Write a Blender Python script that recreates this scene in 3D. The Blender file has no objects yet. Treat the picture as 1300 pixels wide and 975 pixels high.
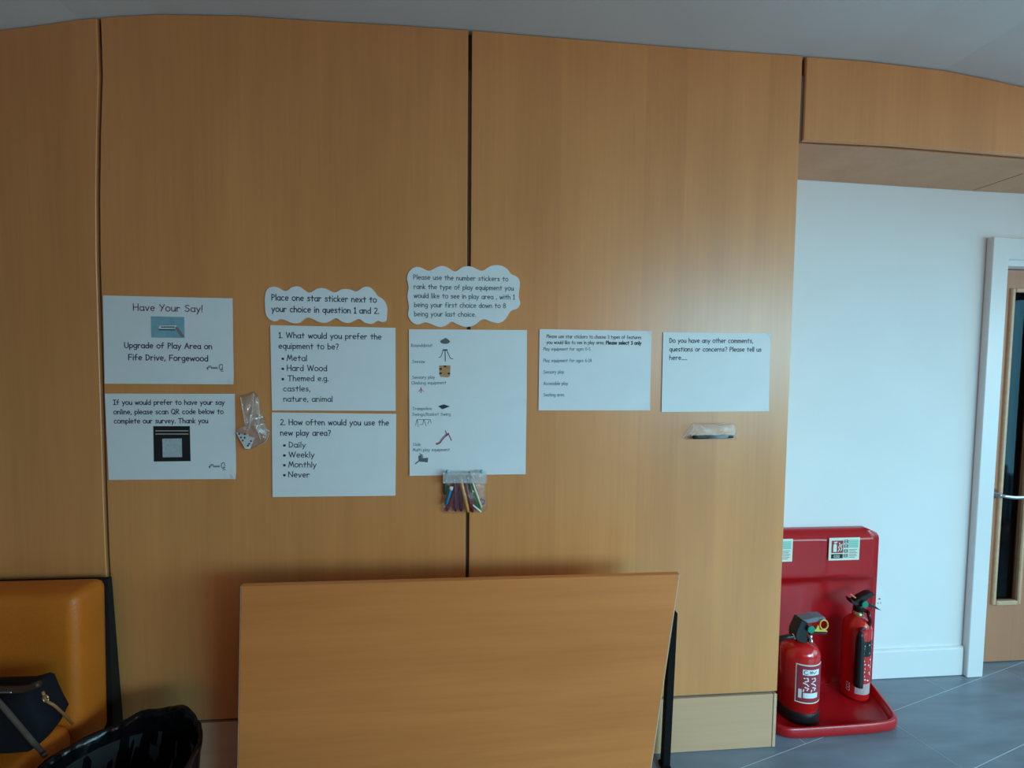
import bpy, bmesh, math, random
from mathutils import Vector, Matrix, noise
random.seed(4)
C = bpy.context.scene
COL = C.collection
# ------------------------------------------------------------------ camera
F = 600.0                                   # focal length in pixels of a 1300 px wide frame
YAW, PIT, ROL, DIST, EYE = -0.08364647, 0.05104356, 0.01035818, 1.71451143, 1.5322935
fw = Vector((-math.sin(YAW)*math.cos(PIT), math.cos(YAW)*math.cos(PIT), -math.sin(PIT)))
r0 = Vector((math.cos(YAW), math.sin(YAW), 0)); u0 = r0.cross(fw)
rt = math.cos(ROL)*r0 + math.sin(ROL)*u0
up = -math.sin(ROL)*r0 + math.cos(ROL)*u0
ORG = Vector((0, -DIST, EYE))
cam = bpy.data.objects.new('camera', bpy.data.cameras.new('camera'))
cam.data.sensor_width = 36; cam.data.lens = 36*F/1300; cam.data.clip_start = 0.02
cam.matrix_world = Matrix(((rt.x, up.x, -fw.x, ORG.x), (rt.y, up.y, -fw.y, ORG.y), (rt.z, up.z, -fw.z, ORG.z), (0, 0, 0, 1)))
COL.objects.link(cam); C.camera = cam
# ------------------------------------------------------------------ world, lights, exposure
C.view_settings.view_transform = 'Standard'; C.view_settings.look = 'None'
C.view_settings.exposure = 0.0; C.view_settings.gamma = 1.0
w = bpy.data.worlds.new('sky'); C.world = w; w.use_nodes = True
w.node_tree.nodes['Background'].inputs[0].default_value = (0.55, 0.8, 1.0, 1)
w.node_tree.nodes['Background'].inputs[1].default_value = 1.0
def area(name, loc, rot, sx, sy, power, col):
    l = bpy.data.lights.new(name, 'AREA'); l.shape = 'RECTANGLE'; l.size = sx; l.size_y = sy
    l.energy = power; l.color = col
    o = bpy.data.objects.new(name, l); o.location = loc; o.rotation_euler = rot; COL.objects.link(o); return o
# cool lamps: daylight entering through the glazing in the right-hand wall and through the window behind the camera
area('daylight_right_near', (4.50, -0.9, 1.12), (0, math.radians(75), 0), 1.9, 1.4, 39, (0.20, 0.69, 1.0))
area('daylight_right_far', (4.50, -3.2, 1.5), (0, math.radians(72), math.radians(-35)), 1.6, 1.6, 34, (0.32, 0.81, 1.0)).data.spread = math.radians(90)
area('daylight_rear', (3.0, -4.38, 1.75), (math.radians(66), 0, math.radians(28)), 1.8, 1.0, 44, (0.275, 0.75, 1.0)).data.spread = math.radians(75)
area('warm_fill_right', (4.50, -2.4, 1.5), (0, math.radians(55), 0), 1.6, 2.2, 45, (1.0, 0.667, 0.222))  # added warm fill to balance the cool daylight, not a fitting in the room
area('warm_fill_rear', (1.5, -4.40, 1.5), (math.radians(45), 0, 0), 2.4, 1.2, 31, (1.0, 0.412, 0.176))  # added warm fill standing in for lamp and bounce light, no visible source

# ------------------------------------------------------------------ helpers
def at(px, py, Y=0.0):
    d = fw + (px-650)/F*rt - (py-487.5)/F*up
    return ORG + d*((Y+DIST)/d.y)
def atz(px, py, z):
    d = fw + (px-650)/F*rt - (py-487.5)/F*up
    return ORG + d*((z-EYE)/d.z)
def empty(name, loc, label, cat, group=None):
    o = bpy.data.objects.new(name, None); o.empty_display_size = .05; COL.objects.link(o); o.location = loc
    o['label'] = label; o['category'] = cat
    if group: o['group'] = group
    return o
def link(name, me, mat, parent=None, smooth=False, label=None, cat=None, group=None, kind=None, origin=None):
    """me is in world space; put the origin at the parent's place or at the mesh's base"""
    if isinstance(me, bmesh.types.BMesh):
        b = me; me = bpy.data.meshes.new(name); b.normal_update(); b.to_mesh(me); b.free()
    o = bpy.data.objects.new(name, me); COL.objects.link(o)
    if mat: me.materials.append(mat)
    if parent is not None:
        o.parent = parent
        pl = Vector(parent.location); q = parent.parent
        while q is not None: pl += Vector(q.location); q = q.parent
        me.transform(Matrix.Translation(-pl))
    elif kind != 'structure':
        vs = [v.co for v in me.vertices]
        c = Vector(((min(v.x for v in vs)+max(v.x for v in vs))/2, (min(v.y for v in vs)+max(v.y for v in vs))/2, min(v.z for v in vs)))
        me.transform(Matrix.Translation(-c)); o.location = c
    if smooth:
        for p in me.polygons: p.use_smooth = True
    if label: o['label'] = label
    if cat: o['category'] = cat
    if group: o['group'] = group
    if kind: o['kind'] = kind
    return o
def B(): return bmesh.new()
def box(b, x0, x1, y0, y1, z0, z1, bev=0, seg=1):
    vs = [b.verts.new(c) for c in ((x0,y0,z0),(x1,y0,z0),(x1,y1,z0),(x0,y1,z0),(x0,y0,z1),(x1,y0,z1),(x1,y1,z1),(x0,y1,z1))]
    fs = [b.faces.new([vs[i] for i in f]) for f in ((3,2,1,0),(4,5,6,7),(0,1,5,4),(1,2,6,5),(2,3,7,6),(3,0,4,7))]
    if bev:
        es = list({e for f in fs for e in f.edges})
        bmesh.ops.bevel(b, geom=es, offset=bev, segments=seg, profile=.6, affect='EDGES', clamp_overlap=True)
    return b
def bx(*a, **k): return box(B(), *a, **k)
def prism(pts, y0, y1, bev=0):
    """polygon (x,z) extruded from y0 (front) to y1"""
    b = B()
    f = [b.verts.new((x, y0, z)) for x, z in pts]; k = [b.verts.new((x, y1, z)) for x, z in pts]
    n = len(pts); fr = b.faces.new(f); b.faces.new(k[::-1])
    for i in range(n): b.faces.new((f[i], k[i], k[(i+1) % n], f[(i+1) % n]))
    bmesh.ops.recalc_face_normals(b, faces=b.faces)
    if bev: bmesh.ops.bevel(b, geom=[e for e in fr.edges], offset=bev, segments=1, affect='EDGES', clamp_overlap=True)
    return b
def hexa(b, q, off):
    """slab from a quad of Vectors q and an offset vector"""
    a = [b.verts.new(p) for p in q]; c = [b.verts.new(p+off) for p in q]
    b.faces.new(a); b.faces.new(c[::-1])
    for i in range(4): b.faces.new((a[i], c[i], c[(i+1) % 4], a[(i+1) % 4]))
    bmesh.ops.recalc_face_normals(b, faces=b.faces)
    return b
def tube(b, pts, r, n=10, cap=True):
    pts = [Vector(p) for p in pts]; rs = r if isinstance(r, (list, tuple)) else [r]*len(pts)
    rings = []; prev = None
    for i, p in enumerate(pts):
        t = (pts[min(i+1, len(pts)-1)] - pts[max(i-1, 0)]).normalized()
        if prev is None:
            a = Vector((0, 0, 1)) if abs(t.z) < .9 else Vector((1, 0, 0)); s = t.cross(a).normalized()
        else: s = (prev - t*prev.dot(t)).normalized()
        prev = s; v = t.cross(s)
        rings.append([b.verts.new(p + rs[i]*(math.cos(2*math.pi*k/n)*s + math.sin(2*math.pi*k/n)*v)) for k in range(n)])
    for i in range(len(rings)-1):
        for k in range(n): b.faces.new((rings[i][k], rings[i][(k+1) % n], rings[i+1][(k+1) % n], rings[i+1][k]))
    if cap: b.faces.new(rings[0][::-1]); b.faces.new(rings[-1])
    return b
def tb(*a, **k): return tube(B(), *a, **k)
def lathe(cx, cy, prof, n=40, b=None):
    b = b or B(); rings = []
    for r, z in prof: rings.append([b.verts.new((cx+r*math.cos(2*math.pi*k/n), cy+r*math.sin(2*math.pi*k/n), z)) for k in range(n)])
    for i in range(len(rings)-1):
        for k in range(n): b.faces.new((rings[i][k], rings[i][(k+1) % n], rings[i+1][(k+1) % n], rings[i+1][k]))
    b.faces.new(rings[0][::-1]); b.faces.new(rings[-1])
    return b
def bez(pts, n=8):
    """Catmull-Rom through pts"""
    P = [Vector(p) for p in pts]; out = []
    for i in range(len(P)-1):
        a = P[max(i-1, 0)]; p, q = P[i], P[i+1]; d = P[min(i+2, len(P)-1)]
        for k in range(n):
            t = k/n
            out.append(.5*((2*p) + (q-a)*t + (2*a-5*p+4*q-d)*t*t + (3*p-a-3*q+d)*t**3))
    out.append(P[-1]); return out

# ------------------------------------------------------------------ materials
def mat(name, col, rough=.6, metal=0, spec=.5, bump=0, bscale=200, var=0, vscale=3, coat=0, trans=0, ior=1.45, sheen=0):
    m = bpy.data.materials.new(name); m.use_nodes = True; nt = m.node_tree; p = nt.nodes['Principled BSDF']
    p.inputs['Base Color'].default_value = (*col, 1); p.inputs['Roughness'].default_value = rough
    p.inputs['Metallic'].default_value = metal; p.inputs['Specular IOR Level'].default_value = spec
    p.inputs['Coat Weight'].default_value = coat; p.inputs['Transmission Weight'].default_value = trans; p.inputs['IOR'].default_value = ior
    tc = nt.nodes.new('ShaderNodeTexCoord')
    if var:
        n = nt.nodes.new('ShaderNodeTexNoise'); n.inputs['Scale'].default_value = vscale; n.inputs['Detail'].default_value = 6
        nt.links.new(tc.outputs['Object'], n.inputs['Vector'])
        r = nt.nodes.new('ShaderNodeValToRGB'); e = r.color_ramp.elements
        e[0].position = .3; e[1].position = .7
        e[0].color = (*[c*(1-var) for c in col], 1); e[1].color = (*[min(1, c*(1+var)) for c in col], 1)
        nt.links.new(n.outputs['Fac'], r.inputs['Fac']); nt.links.new(r.outputs['Color'], p.inputs['Base Color'])
    if bump:
        n2 = nt.nodes.new('ShaderNodeTexNoise'); n2.inputs['Scale'].default_value = bscale; n2.inputs['Detail'].default_value = 4
        nt.links.new(tc.outputs['Object'], n2.inputs['Vector'])
        bp = nt.nodes.new('ShaderNodeBump'); bp.inputs['Strength'].default_value = bump; bp.inputs['Distance'].default_value = .004
        nt.links.new(n2.outputs['Fac'], bp.inputs['Height']); nt.links.new(bp.outputs['Normal'], p.inputs['Normal'])
    return m
def wood(name, c0, c1, axis='z', leaf=.14, rough=.42, band=.10, fine=1.0, spec=.5):
    """veneer: grain along an axis, leaves side by side across it"""
    m = bpy.data.materials.new(name); m.use_nodes = True; nt = m.node_tree; L = nt.links.new
    p = nt.nodes['Principled BSDF']; p.inputs['Roughness'].default_value = rough; p.inputs['Specular IOR Level'].default_value = spec
    g = nt.nodes.new('ShaderNodeNewGeometry'); sx = nt.nodes.new('ShaderNodeSeparateXYZ'); L(g.outputs['Position'], sx.inputs[0])
    cross = sx.outputs['X'] if axis == 'z' else sx.outputs['Z']
    mp = nt.nodes.new('ShaderNodeMapping')
    mp.inputs['Scale'].default_value = (70, 70, 2.2) if axis == 'z' else (2.2, 70, 70)
    L(g.outputs['Position'], mp.inputs['Vector'])
    n1 = nt.nodes.new('ShaderNodeTexNoise'); n1.inputs['Scale'].default_value = 1; n1.inputs['Detail'].default_value = 5; n1.inputs['Roughness'].default_value = .6
    L(mp.outputs[0], n1.inputs['Vector'])
    mp2 = nt.nodes.new('ShaderNodeMapping'); mp2.inputs['Scale'].default_value = (7, 7, .9) if axis == 'z' else (.8, 9, 9)
    L(g.outputs['Position'], mp2.inputs['Vector'])
    n2 = nt.nodes.new('ShaderNodeTexNoise'); n2.inputs['Scale'].default_value = 1; n2.inputs['Detail'].default_value = 3; n2.inputs['Distortion'].default_value = .6
    L(mp2.outputs[0], n2.inputs['Vector'])
    dv = nt.nodes.new('ShaderNodeMath'); dv.operation = 'DIVIDE'; dv.inputs[1].default_value = leaf; L(cross, dv.inputs[0])
    fl = nt.nodes.new('ShaderNodeMath'); fl.operation = 'FLOOR'; L(dv.outputs[0], fl.inputs[0])
    wn = nt.nodes.new('ShaderNodeTexWhiteNoise'); wn.noise_dimensions = '1D'; L(fl.outputs[0], wn.inputs['W'])
    def mul(a, k):
        x = nt.nodes.new('ShaderNodeMath'); x.operation = 'MULTIPLY'; x.inputs[1].default_value = k; L(a, x.inputs[0]); return x.outputs[0]
    def add(a, b_):
        x = nt.nodes.new('ShaderNodeMath'); x.operation = 'ADD'; L(a, x.inputs[0]); L(b_, x.inputs[1]); return x.outputs[0]
    s = add(add(mul(n1.outputs['Fac'], .5*fine), mul(n2.outputs['Fac'], .75)), mul(wn.outputs['Value'], band*2))
    rp = nt.nodes.new('ShaderNodeValToRGB'); rp.color_ramp.elements[0].position = .38; rp.color_ramp.elements[1].position = .98
    rp.color_ramp.elements[0].color = (*c0, 1); rp.color_ramp.elements[1].color = (*c1, 1)
    L(s, rp.inputs['Fac']); L(rp.outputs['Color'], p.inputs['Base Color'])
    bp = nt.nodes.new('ShaderNodeBump'); bp.inputs['Strength'].default_value = .06; bp.inputs['Distance'].default_value = .002
    L(n1.outputs['Fac'], bp.inputs['Height']); L(bp.outputs['Normal'], p.inputs['Normal'])
    return m
def floor_mat():
    m = bpy.data.materials.new('grey_vinyl'); m.use_nodes = True; nt = m.node_tree; L = nt.links.new
    p = nt.nodes['Principled BSDF']; p.inputs['Roughness'].default_value = .38
    g = nt.nodes.new('ShaderNodeNewGeometry'); mp = nt.nodes.new('ShaderNodeMapping')
    mp.inputs['Rotation'].default_value = (0, 0, math.radians(50)); mp.inputs['Scale'].default_value = (1.6, 9, 1)
    L(g.outputs['Position'], mp.inputs['Vector'])
    n = nt.nodes.new('ShaderNodeTexNoise'); n.inputs['Scale'].default_value = 1.6; n.inputs['Detail'].default_value = 7; n.inputs['Distortion'].default_value = .5
    L(mp.outputs[0], n.inputs['Vector'])
    oi = nt.nodes.new('ShaderNodeObjectInfo')
    mx = nt.nodes.new('ShaderNodeMath'); mx.operation = 'MULTIPLY_ADD'; mx.inputs[1].default_value = .12; L(oi.outputs['Random'], mx.inputs[0]); L(n.outputs['Fac'], mx.inputs[2])
    r = nt.nodes.new('ShaderNodeValToRGB'); e = r.color_ramp.elements; e[0].position = .3; e[1].position = .8
    e[0].color = (.135, .16, .195, 1); e[1].color = (.225, .265, .325, 1)
    L(mx.outputs[0], r.inputs['Fac']); L(r.outputs['Color'], p.inputs['Base Color'])
    return m
M = dict(
 veneer=wood('beech_veneer', (.60, .225, .067), (.78, .312, .10), 'z', .155, .36, .10, spec=.7),
 skirt=wood('pale_beech_skirting', (.62, .34, .19), (.74, .42, .25), 'x', .5, .4, .02, .8),
 soffit=wood('soffit_veneer', (.60, .27, .13), (.72, .36, .19), 'z', .2, .45, .05),
 table=wood('table_laminate', (.60, .175, .042), (.84, .27, .072), 'x', .11, .36, .04, .7),
 door=wood('door_veneer', (.47, .20, .105), (.56, .26, .14), 'z', .3, .35, .04),
 groove=mat('dark_groove', (.13, .10, .08), .8, var=.15),
 edge=mat('beech_edge', (.66, .42, .26), .45, var=.1, vscale=30),
 white_wall=mat('white_emulsion', (.80, .80, .80), .75, bump=.05, bscale=300, var=.02),
 gloss_white=mat('white_gloss_paint', (.82, .82, .82), .3, var=.02),
 ceil=mat('ceiling_paint', (.73, .73, .73), .85, var=.02),
 floor=floor_mat(), joint=mat('floor_joint', (.6, .66, .70), .6, var=.05),
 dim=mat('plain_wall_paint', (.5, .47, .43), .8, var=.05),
 paper=mat('white_paper', (.80, .80, .80), .7, var=.02, vscale=12),
 purple=mat('purple_ink', (.16, .035, .10), .7, var=.1), navy=mat('navy_ink', (.045, .035, .09), .7, var=.1),
 ink=mat('blue_black_ink', (.03, .04, .075), .7, var=.1), slate=mat('slate_ink', (.13, .19, .26), .7, var=.1),
 black=mat('black_print', (.012, .012, .012), .6, var=.1), grey=mat('grey_print', (.12, .14, .15), .7, var=.1),
 blueprint=mat('blue_print', (.23, .42, .50), .7, var=.12, vscale=30), brownp=mat('brown_print', (.55, .27, .12), .7, var=.15, vscale=90),
 redp=mat('red_print', (.35, .03, .05), .6, var=.1), skin=mat('brown_grey_print', (.26, .2, .2), .7, var=.1),
 qr=mat('pale_grey_print', (.45, .5, .52), .7, var=.12, vscale=200), qrtext=mat('cream_print', (.5, .42, .33), .7, var=.1),
 green=mat('green_print', (.22, .55, .45), .6, var=.1), cream=mat('cream_print_card', (.75, .78, .66), .5, var=.03),
 red=mat('red_plastic', (.46, .006, .010), .3, var=.06, vscale=4, coat=.15), redcan=mat('red_enamel', (.62, .012, .012), .2, var=.05, coat=.5),
 blackpl=mat('black_plastic', (.012, .012, .014), .35, var=.1), greypl=mat('grey_lever', (.17, .19, .23), .35, var=.05),
 brass=mat('brass', (.6, .42, .2), .35, metal=.9, var=.1), chrome=mat('brushed_steel', (.75, .76, .78), .2, metal=1, var=.03),
 yellow=mat('yellow_plastic', (.75, .5, .09), .4, var=.05), greendisc=mat('green_disc', (.01, .25, .15), .4, var=.05),
 orangepl=mat('orange_tab', (.75, .2, .05), .4, var=.05),
 blackmetal=mat('black_powder_coat', (.006, .006, .006), .7, spec=.15, var=.1),
 leather=mat('tan_leather', (.60, .15, .012), .42, bump=.25, bscale=260, var=.08, vscale=5),
 darkcloth=mat('dark_chair_cloth', (.022, .018, .015), .95, spec=.08, var=.1),
 bag=mat('navy_black_fabric', (.008, .009, .012), .85, spec=.2, bump=.3, bscale=400, var=.15),
 bagtrim=mat('dark_brown_trim', (.05, .022, .014), .5, var=.15), strap=mat('taupe_strap', (.085, .06, .048), .8, spec=.15, var=.1),
 tanstrap=mat('tan_strap', (.32, .14, .05), .5, var=.1),
 liner=mat('black_bin_liner', (.003, .003, .004), .2, bump=.5, bscale=40, var=.1, spec=.35),
 bin=mat('dark_grey_bin', (.02, .03, .033), .5, var=.1),
 tack=mat('blue_tack', (.28, .5, .52), .6, var=.1), darkglass=None)
def plastic(name, op, tint=(1, 1, 1), gl=.10):
    m = bpy.data.materials.new(name); m.use_nodes = True; nt = m.node_tree; L = nt.links.new
    nt.nodes.remove(nt.nodes['Principled BSDF']); out = nt.nodes['Material Output']
    t = nt.nodes.new('ShaderNodeBsdfTransparent'); t.inputs[0].default_value = (*tint, 1)
    g = nt.nodes.new('ShaderNodeBsdfGlossy'); g.inputs['Roughness'].default_value = .12
    d = nt.nodes.new('ShaderNodeBsdfDiffuse'); d.inputs[0].default_value = (.8, .8, .8, 1)
    tc = nt.nodes.new('ShaderNodeTexCoord')
    n = nt.nodes.new('ShaderNodeTexNoise'); n.inputs['Scale'].default_value = 55; n.inputs['Detail'].default_value = 3; n.inputs['Distortion'].default_value = 1.5
    L(tc.outputs['Object'], n.inputs['Vector'])
    bp = nt.nodes.new('ShaderNodeBump'); bp.inputs['Strength'].default_value = .9; bp.inputs['Distance'].default_value = .006
    L(n.outputs['Fac'], bp.inputs['Height']); L(bp.outputs['Normal'], g.inputs['Normal'])
    fr = nt.nodes.new('ShaderNodeValue'); fr.outputs[0].default_value = gl
    a = nt.nodes.new('ShaderNodeMixShader'); a.inputs[0].default_value = op; L(t.outputs[0], a.inputs[1]); L(d.outputs[0], a.inputs[2])
    c = nt.nodes.new('ShaderNodeMixShader'); L(fr.outputs[0], c.inputs[0]); L(a.outputs[0], c.inputs[1]); L(g.outputs[0], c.inputs[2])
    L(c.outputs[0], out.inputs['Surface']); return m
M['clear'] = plastic('clear_plastic_film', .10, gl=.16); M['frost'] = plastic('frosted_plastic_strip', .28)
M['clear2'] = plastic('thin_clear_film', .035, gl=.09)
M['glass'] = plastic('door_glass', 0.0, (.35, .4, .42), gl=.03)
for n_ in M['glass'].node_tree.nodes:
    if n_.type == 'BUMP': n_.inputs['Strength'].default_value = 0
    if n_.type == 'BSDF_GLOSSY': n_.inputs['Roughness'].default_value = .03

# ------------------------------------------------------------------ a hand-lettered stroke alphabet for the printed notices
def A(cx, cy, rx, ry, a0, a1, n=9):
    return [(cx+rx*math.cos(math.radians(a0+(a1-a0)*i/n)), cy+ry*math.sin(math.radians(a0+(a1-a0)*i/n))) for i in range(n+1)]
O_ = lambda: A(.23, .25, .23, .25, 90, 450, 14)
G = {
 'a': (.44, [A(.21, .23, .21, .23, 60, 330, 11), [(.42, .48), (.41, .2), (.45, 0)]]),
 'b': (.42, [[(.02, .78), (.03, 0)], A(.2, .22, .2, .22, 150, -150, 11)]),
 'c': (.40, [A(.22, .24, .21, .24, 50, 310, 11)]),
 'd': (.44, [[(.42, .78), (.41, 0)], A(.21, .22, .2, .22, 30, 330, 11)]),
 'e': (.43, [[(.03, .24), (.41, .28)] + A(.22, .25, .2, .24, 10, 310, 11)]),
 'f': (.38, [A(.26, .6, .12, .17, 60, 180, 5) + [(.13, 0)], [(0, .4), (.33, .42)]]),
 'g': (.43, [A(.21, .25, .2, .22, 50, 330, 11), [(.41, .47), (.41, 0)] + A(.22, -.06, .19, .19, 0, -140, 6)]),
 'h': (.42, [[(.02, .78), (.03, 0)], [(.03, .3)] + A(.21, .27, .17, .2, 150, 0, 6) + [(.4, 0)]]),
 'i': (.10, [[(.05, .46), (.05, 0)], [(.04, .66), (.06, .7)]]),
 'j': (.22, [[(.18, .46), (.18, -.1), (.02, -.22)]]),
 'k': (.40, [[(.03, .78), (.03, 0)], [(.35, .46), (.05, .2), (.38, 0)]]),
 'l': (.08, [[(.04, .78), (.04, 0)]]),
 'm': (.62, [[(.02, .48), (.03, 0)], [(.03, .3)] + A(.17, .3, .13, .17, 150, 0, 5) + [(.31, 0)], [(.31, .3)] + A(.45, .3, .13, .17, 150, 0, 5) + [(.6, 0)]]),
 'n': (.42, [[(.02, .48), (.03, 0)], [(.03, .3)] + A(.21, .28, .17, .19, 150, 0, 6) + [(.4, 0)]]),
 'o': (.46, [O_()]),
 'p': (.43, [[(.02, .46), (.03, -.26)], A(.22, .24, .2, .22, 150, -150, 11)]),
 'q': (.43, [[(.41, .48), (.4, -.26)], A(.21, .24, .2, .22, 30, 330, 11)]),
 'r': (.34, [[(.02, .48), (.04, 0)], [(.04, .26)] + A(.2, .3, .15, .17, 150, 35, 5)]),
 's': (.36, [[(.33, .42), (.18, .49), (.05, .4), (.1, .29), (.28, .22), (.33, .1), (.2, .01), (.02, .05)]]),
 't': (.38, [[(.19, .68), (.18, 0)], [(0, .45), (.37, .46)]]),
 'u': (.42, [[(.02, .46), (.03, .15)] + A(.19, .16, .16, .16, 190, 330, 6) + [(.39, .3), (.39, .46)], [(.39, .46), (.41, 0)]]),
 'v': (.40, [[(.01, .46), (.19, 0), (.39, .48)]]),
 'w': (.60, [[(.01, .46), (.15, .01), (.3, .4), (.45, .01), (.59, .48)]]),
 'x': (.40, [[(.02, .46), (.38, 0)], [(.38, .47), (.01, 0)]]),
 'y': (.42, [[(.02, .46), (.2, .04)], [(.41, .47), (.08, -.26)]]),
 'z': (.4, [[(.02, .44), (.37, .45), (.02, .01), (.39, .01)]]),
 'A': (.58, [[(0, 0), (.3, .76), (.56, 0)], [(.13, .27), (.48, .29)]]),
 'B': (.46, [[(.03, 0), (.03, .75), (.3, .7), (.36, .56), (.05, .4), (.38, .3), (.42, .12), (.25, 0), (.03, 0)]]),
 'C': (.5, [A(.28, .37, .26, .37, 50, 310, 12)]),
 'D': (.52, [[(.04, .75), (.04, 0)] + A(.06, .375, .42, .375, -90, 90, 10)]),
 'E': (.46, [[(.43, .74), (.04, .74), (.04, 0), (.44, .01)], [(.04, .39), (.4, .4)]]),
 'F': (.46, [[(.45, .75), (.04, .74), (.04, 0)], [(.04, .38), (.4, .39)]]),
 'H': (.56, [[(.03, .76), (.04, 0)], [(.52, .76), (.52, 0)], [(.04, .37), (.52, .39)]]),
 'I': (.40, [[(0, .74), (.4, .74)], [(.2, .74), (.2, 0)], [(0, 0), (.4, 0)]]),
 'M': (.68, [[(0, 0), (.14, .76), (.34, .18), (.54, .76), (.67, 0)]]),
 'N': (.58, [[(.03, 0), (.04, .74), (.53, .02), (.54, .78)]]),
 'O': (.6, [A(.3, .37, .29, .38, 90, 450, 16)]),
 'P': (.43, [[(.03, 0), (.04, .74)] + A(.12, .55, .28, .19, 85, -95, 8) + [(.04, .35)]]),
 'Q': (.64, [A(.3, .37, .29, .38, 90, 450, 16), [(.38, .17), (.62, -.1)]]),
 'R': (.5, [[(.03, 0), (.04, .74)] + A(.12, .56, .28, .18, 85, -95, 8) + [(.06, .36), (.47, 0)]]),
 'S': (.5, [[(.44, .66), (.3, .75), (.12, .7), (.07, .55), (.2, .43), (.4, .34), (.46, .18), (.3, .01), (.1, .02), (.02, .12)]]),
 'T': (.56, [[(0, .73), (.56, .74)], [(.28, .73), (.27, 0)]]),
 'U': (.54, [[(.03, .75), (.03, .25)] + A(.27, .24, .24, .24, 190, 350, 8) + [(.51, .75)]]),
 'W': (.86, [[(.01, .75), (.22, .02), (.42, .7), (.62, .02), (.85, .77)]]),
 'Y': (.5, [[(.01, .75), (.26, .38)], [(.5, .76), (.14, 0)]]),
 '0': (.46, [A(.23, .37, .21, .37, 90, 450, 14)]),
 '1': (.28, [[(.03, .6), (.16, .75), (.16, 0)], [(.02, 0), (.28, 0)]]),
 '2': (.44, [A(.2, .54, .19, .2, 150, -20, 7) + [(.03, .01), (.43, .01)]]),
 '3': (.42, [A(.19, .56, .18, .18, 140, -90, 7) + A(.19, .19, .21, .19, 90, -140, 7)]),
 '4': (.48, [[(.34, 0), (.34, .74), (.02, .25), (.47, .26)]]),
 '5': (.44, [[(.4, .74), (.08, .73), (.06, .42)] + A(.2, .23, .2, .22, 110, -140, 8)]),
 '6': (.44, [[(.36, .75), (.12, .5), (.02, .24)] + A(.22, .21, .2, .21, 180, -180, 12)]),
 '8': (.44, [A(.22, .57, .16, .18, -90, 270, 10), A(.22, .19, .2, .2, 90, 450, 12)]),
 '.': (.08, [[(.02, .0), (.06, .04)]]), ',': (.12, [[(.08, .06), (.01, -.12)]]), '!': (.08, [[(.05, .78), (.04, .2)], [(.03, 0), (.05, .04)]]),
 '?': (.4, [A(.18, .57, .17, .18, 150, -60, 7) + [(.17, .2)], [(.15, 0), (.18, .04)]]), '-': (.3, [[(.02, .26), (.28, .26)]]),
 '/': (.34, [[(0, -.1), (.34, .8)]]), '\u2022': (.2, [[(.03, y_), (.16, y_)] for y_ in (.17, .25, .33, .40)]), ' ': (.26, [])}
GAP = .13
def strokes_to(b, strokes, fn, w):
    """flat ribbons; fn maps (u,v) to world, w is the stroke width in the same units"""
    parts = []
    for s in strokes:
        cur = [s[0]]
        for i in range(1, len(s)):
            cur.append(s[i])
            if i < len(s)-1:
                ax, ay = s[i][0]-s[i-1][0], s[i][1]-s[i-1][1]; bx_, by_ = s[i+1][0]-s[i][0], s[i+1][1]-s[i][1]
                if ax*bx_+ay*by_ < .45*(math.hypot(ax, ay)*math.hypot(bx_, by_)): parts.append(cur); cur = [s[i]]
        parts.append(cur)
    for s in parts:
        n = len(s)
        if n < 2: continue
        L_ = []; R_ = []
        for i in range(n):
            a = s[max(i-1, 0)]; c = s[min(i+1, n-1)]; dx, dy = c[0]-a[0], c[1]-a[1]; l = math.hypot(dx, dy) or 1
            dx /= l; dy /= l; e = (w*.4 if i == n-1 else (-w*.4 if i == 0 else 0)); x, y = s[i][0]+dx*e, s[i][1]+dy*e
            L_.append(b.verts.new(fn(x-dy*w/2, y+dx*w/2))); R_.append(b.verts.new(fn(x+dy*w/2, y-dx*w/2)))
        for i in range(n-1):
            b.faces.new((L_[i], R_[i], R_[i+1], L_[i+1]))
def layout(txt):
    x = 0; out = []
    for ch in txt:
        wd, st = G[ch]
        out += [[(x+p[0], p[1]) for p in s] for s in st]; x += wd + (GAP if ch != ' ' else GAP)
    return out, x-GAP
def text(b, txt, p0, p1, cap, Y, w=.085):
    """lettering on the plane y=Y between two points, cap height in pixels of the photograph"""
    a, c = at(*p0, Y), at(*p1, Y); h = (at(p0[0], p0[1]-cap, Y)-a).length/.75
    st, W = layout(txt); sx = (c-a).length/W; d = (c-a).normalized(); v = Vector((-d.z, 0, d.x))
    st = [[(p[0]*sx/h, p[1]) for p in s] for s in st]
    strokes_to(b, st, lambda x, y: a + d*(x*h) + v*(y*h), w)
def pxstroke(b, pts, Y, w):
    P = [at(*p, Y) for p in pts]
    strokes_to(b, [[(p.x, p.z) for p in P]], lambda x, y: Vector((x, Y, y)), w*.0029)
def pxpoly(b, pts, Y, jig=0):
    b.faces.new([b.verts.new(at(p[0], p[1], Y)) for p in pts][::-1])

# ================================================================== THE ROOM
# ceiling line: flat ceiling, mesh bent down at both ends to mimic lens distortion
CP = [(at(px, py, 0).x, at(px, py, 0).z) for px, py in ((0,37),(50,31),(100,23.5),(150,19.5),(200,17),(300,18.5),(400,25),(500,30.5),(600,37.5),(700,46),(800,54),(900,62),(1020,70),(1100,76),(1200,88),(1250,98),(1300,109))]
CP = [(-3.3, CP[0][1]-.02)] + CP + [(4.7, CP[-1][1]-.02)]
def ceil_z(x):
    for (a, za), (b_, zb) in zip(CP, CP[1:]):
        if a <= x <= b_: return za + (zb-za)*(x-a)/(b_-a)
    return CP[0][1]
def struct(name, b, m, parent=None, **k): return link(name, b, m, parent, kind=None if parent else 'structure', **k)
XL, XR, YB = -3.2, 4.6, -4.5
ceil = struct('ceiling', prism([(x, z) for x, z in CP]+[(4.7, 2.95), (-3.3, 2.95)], YB-.1, .03), M['ceil'])
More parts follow.
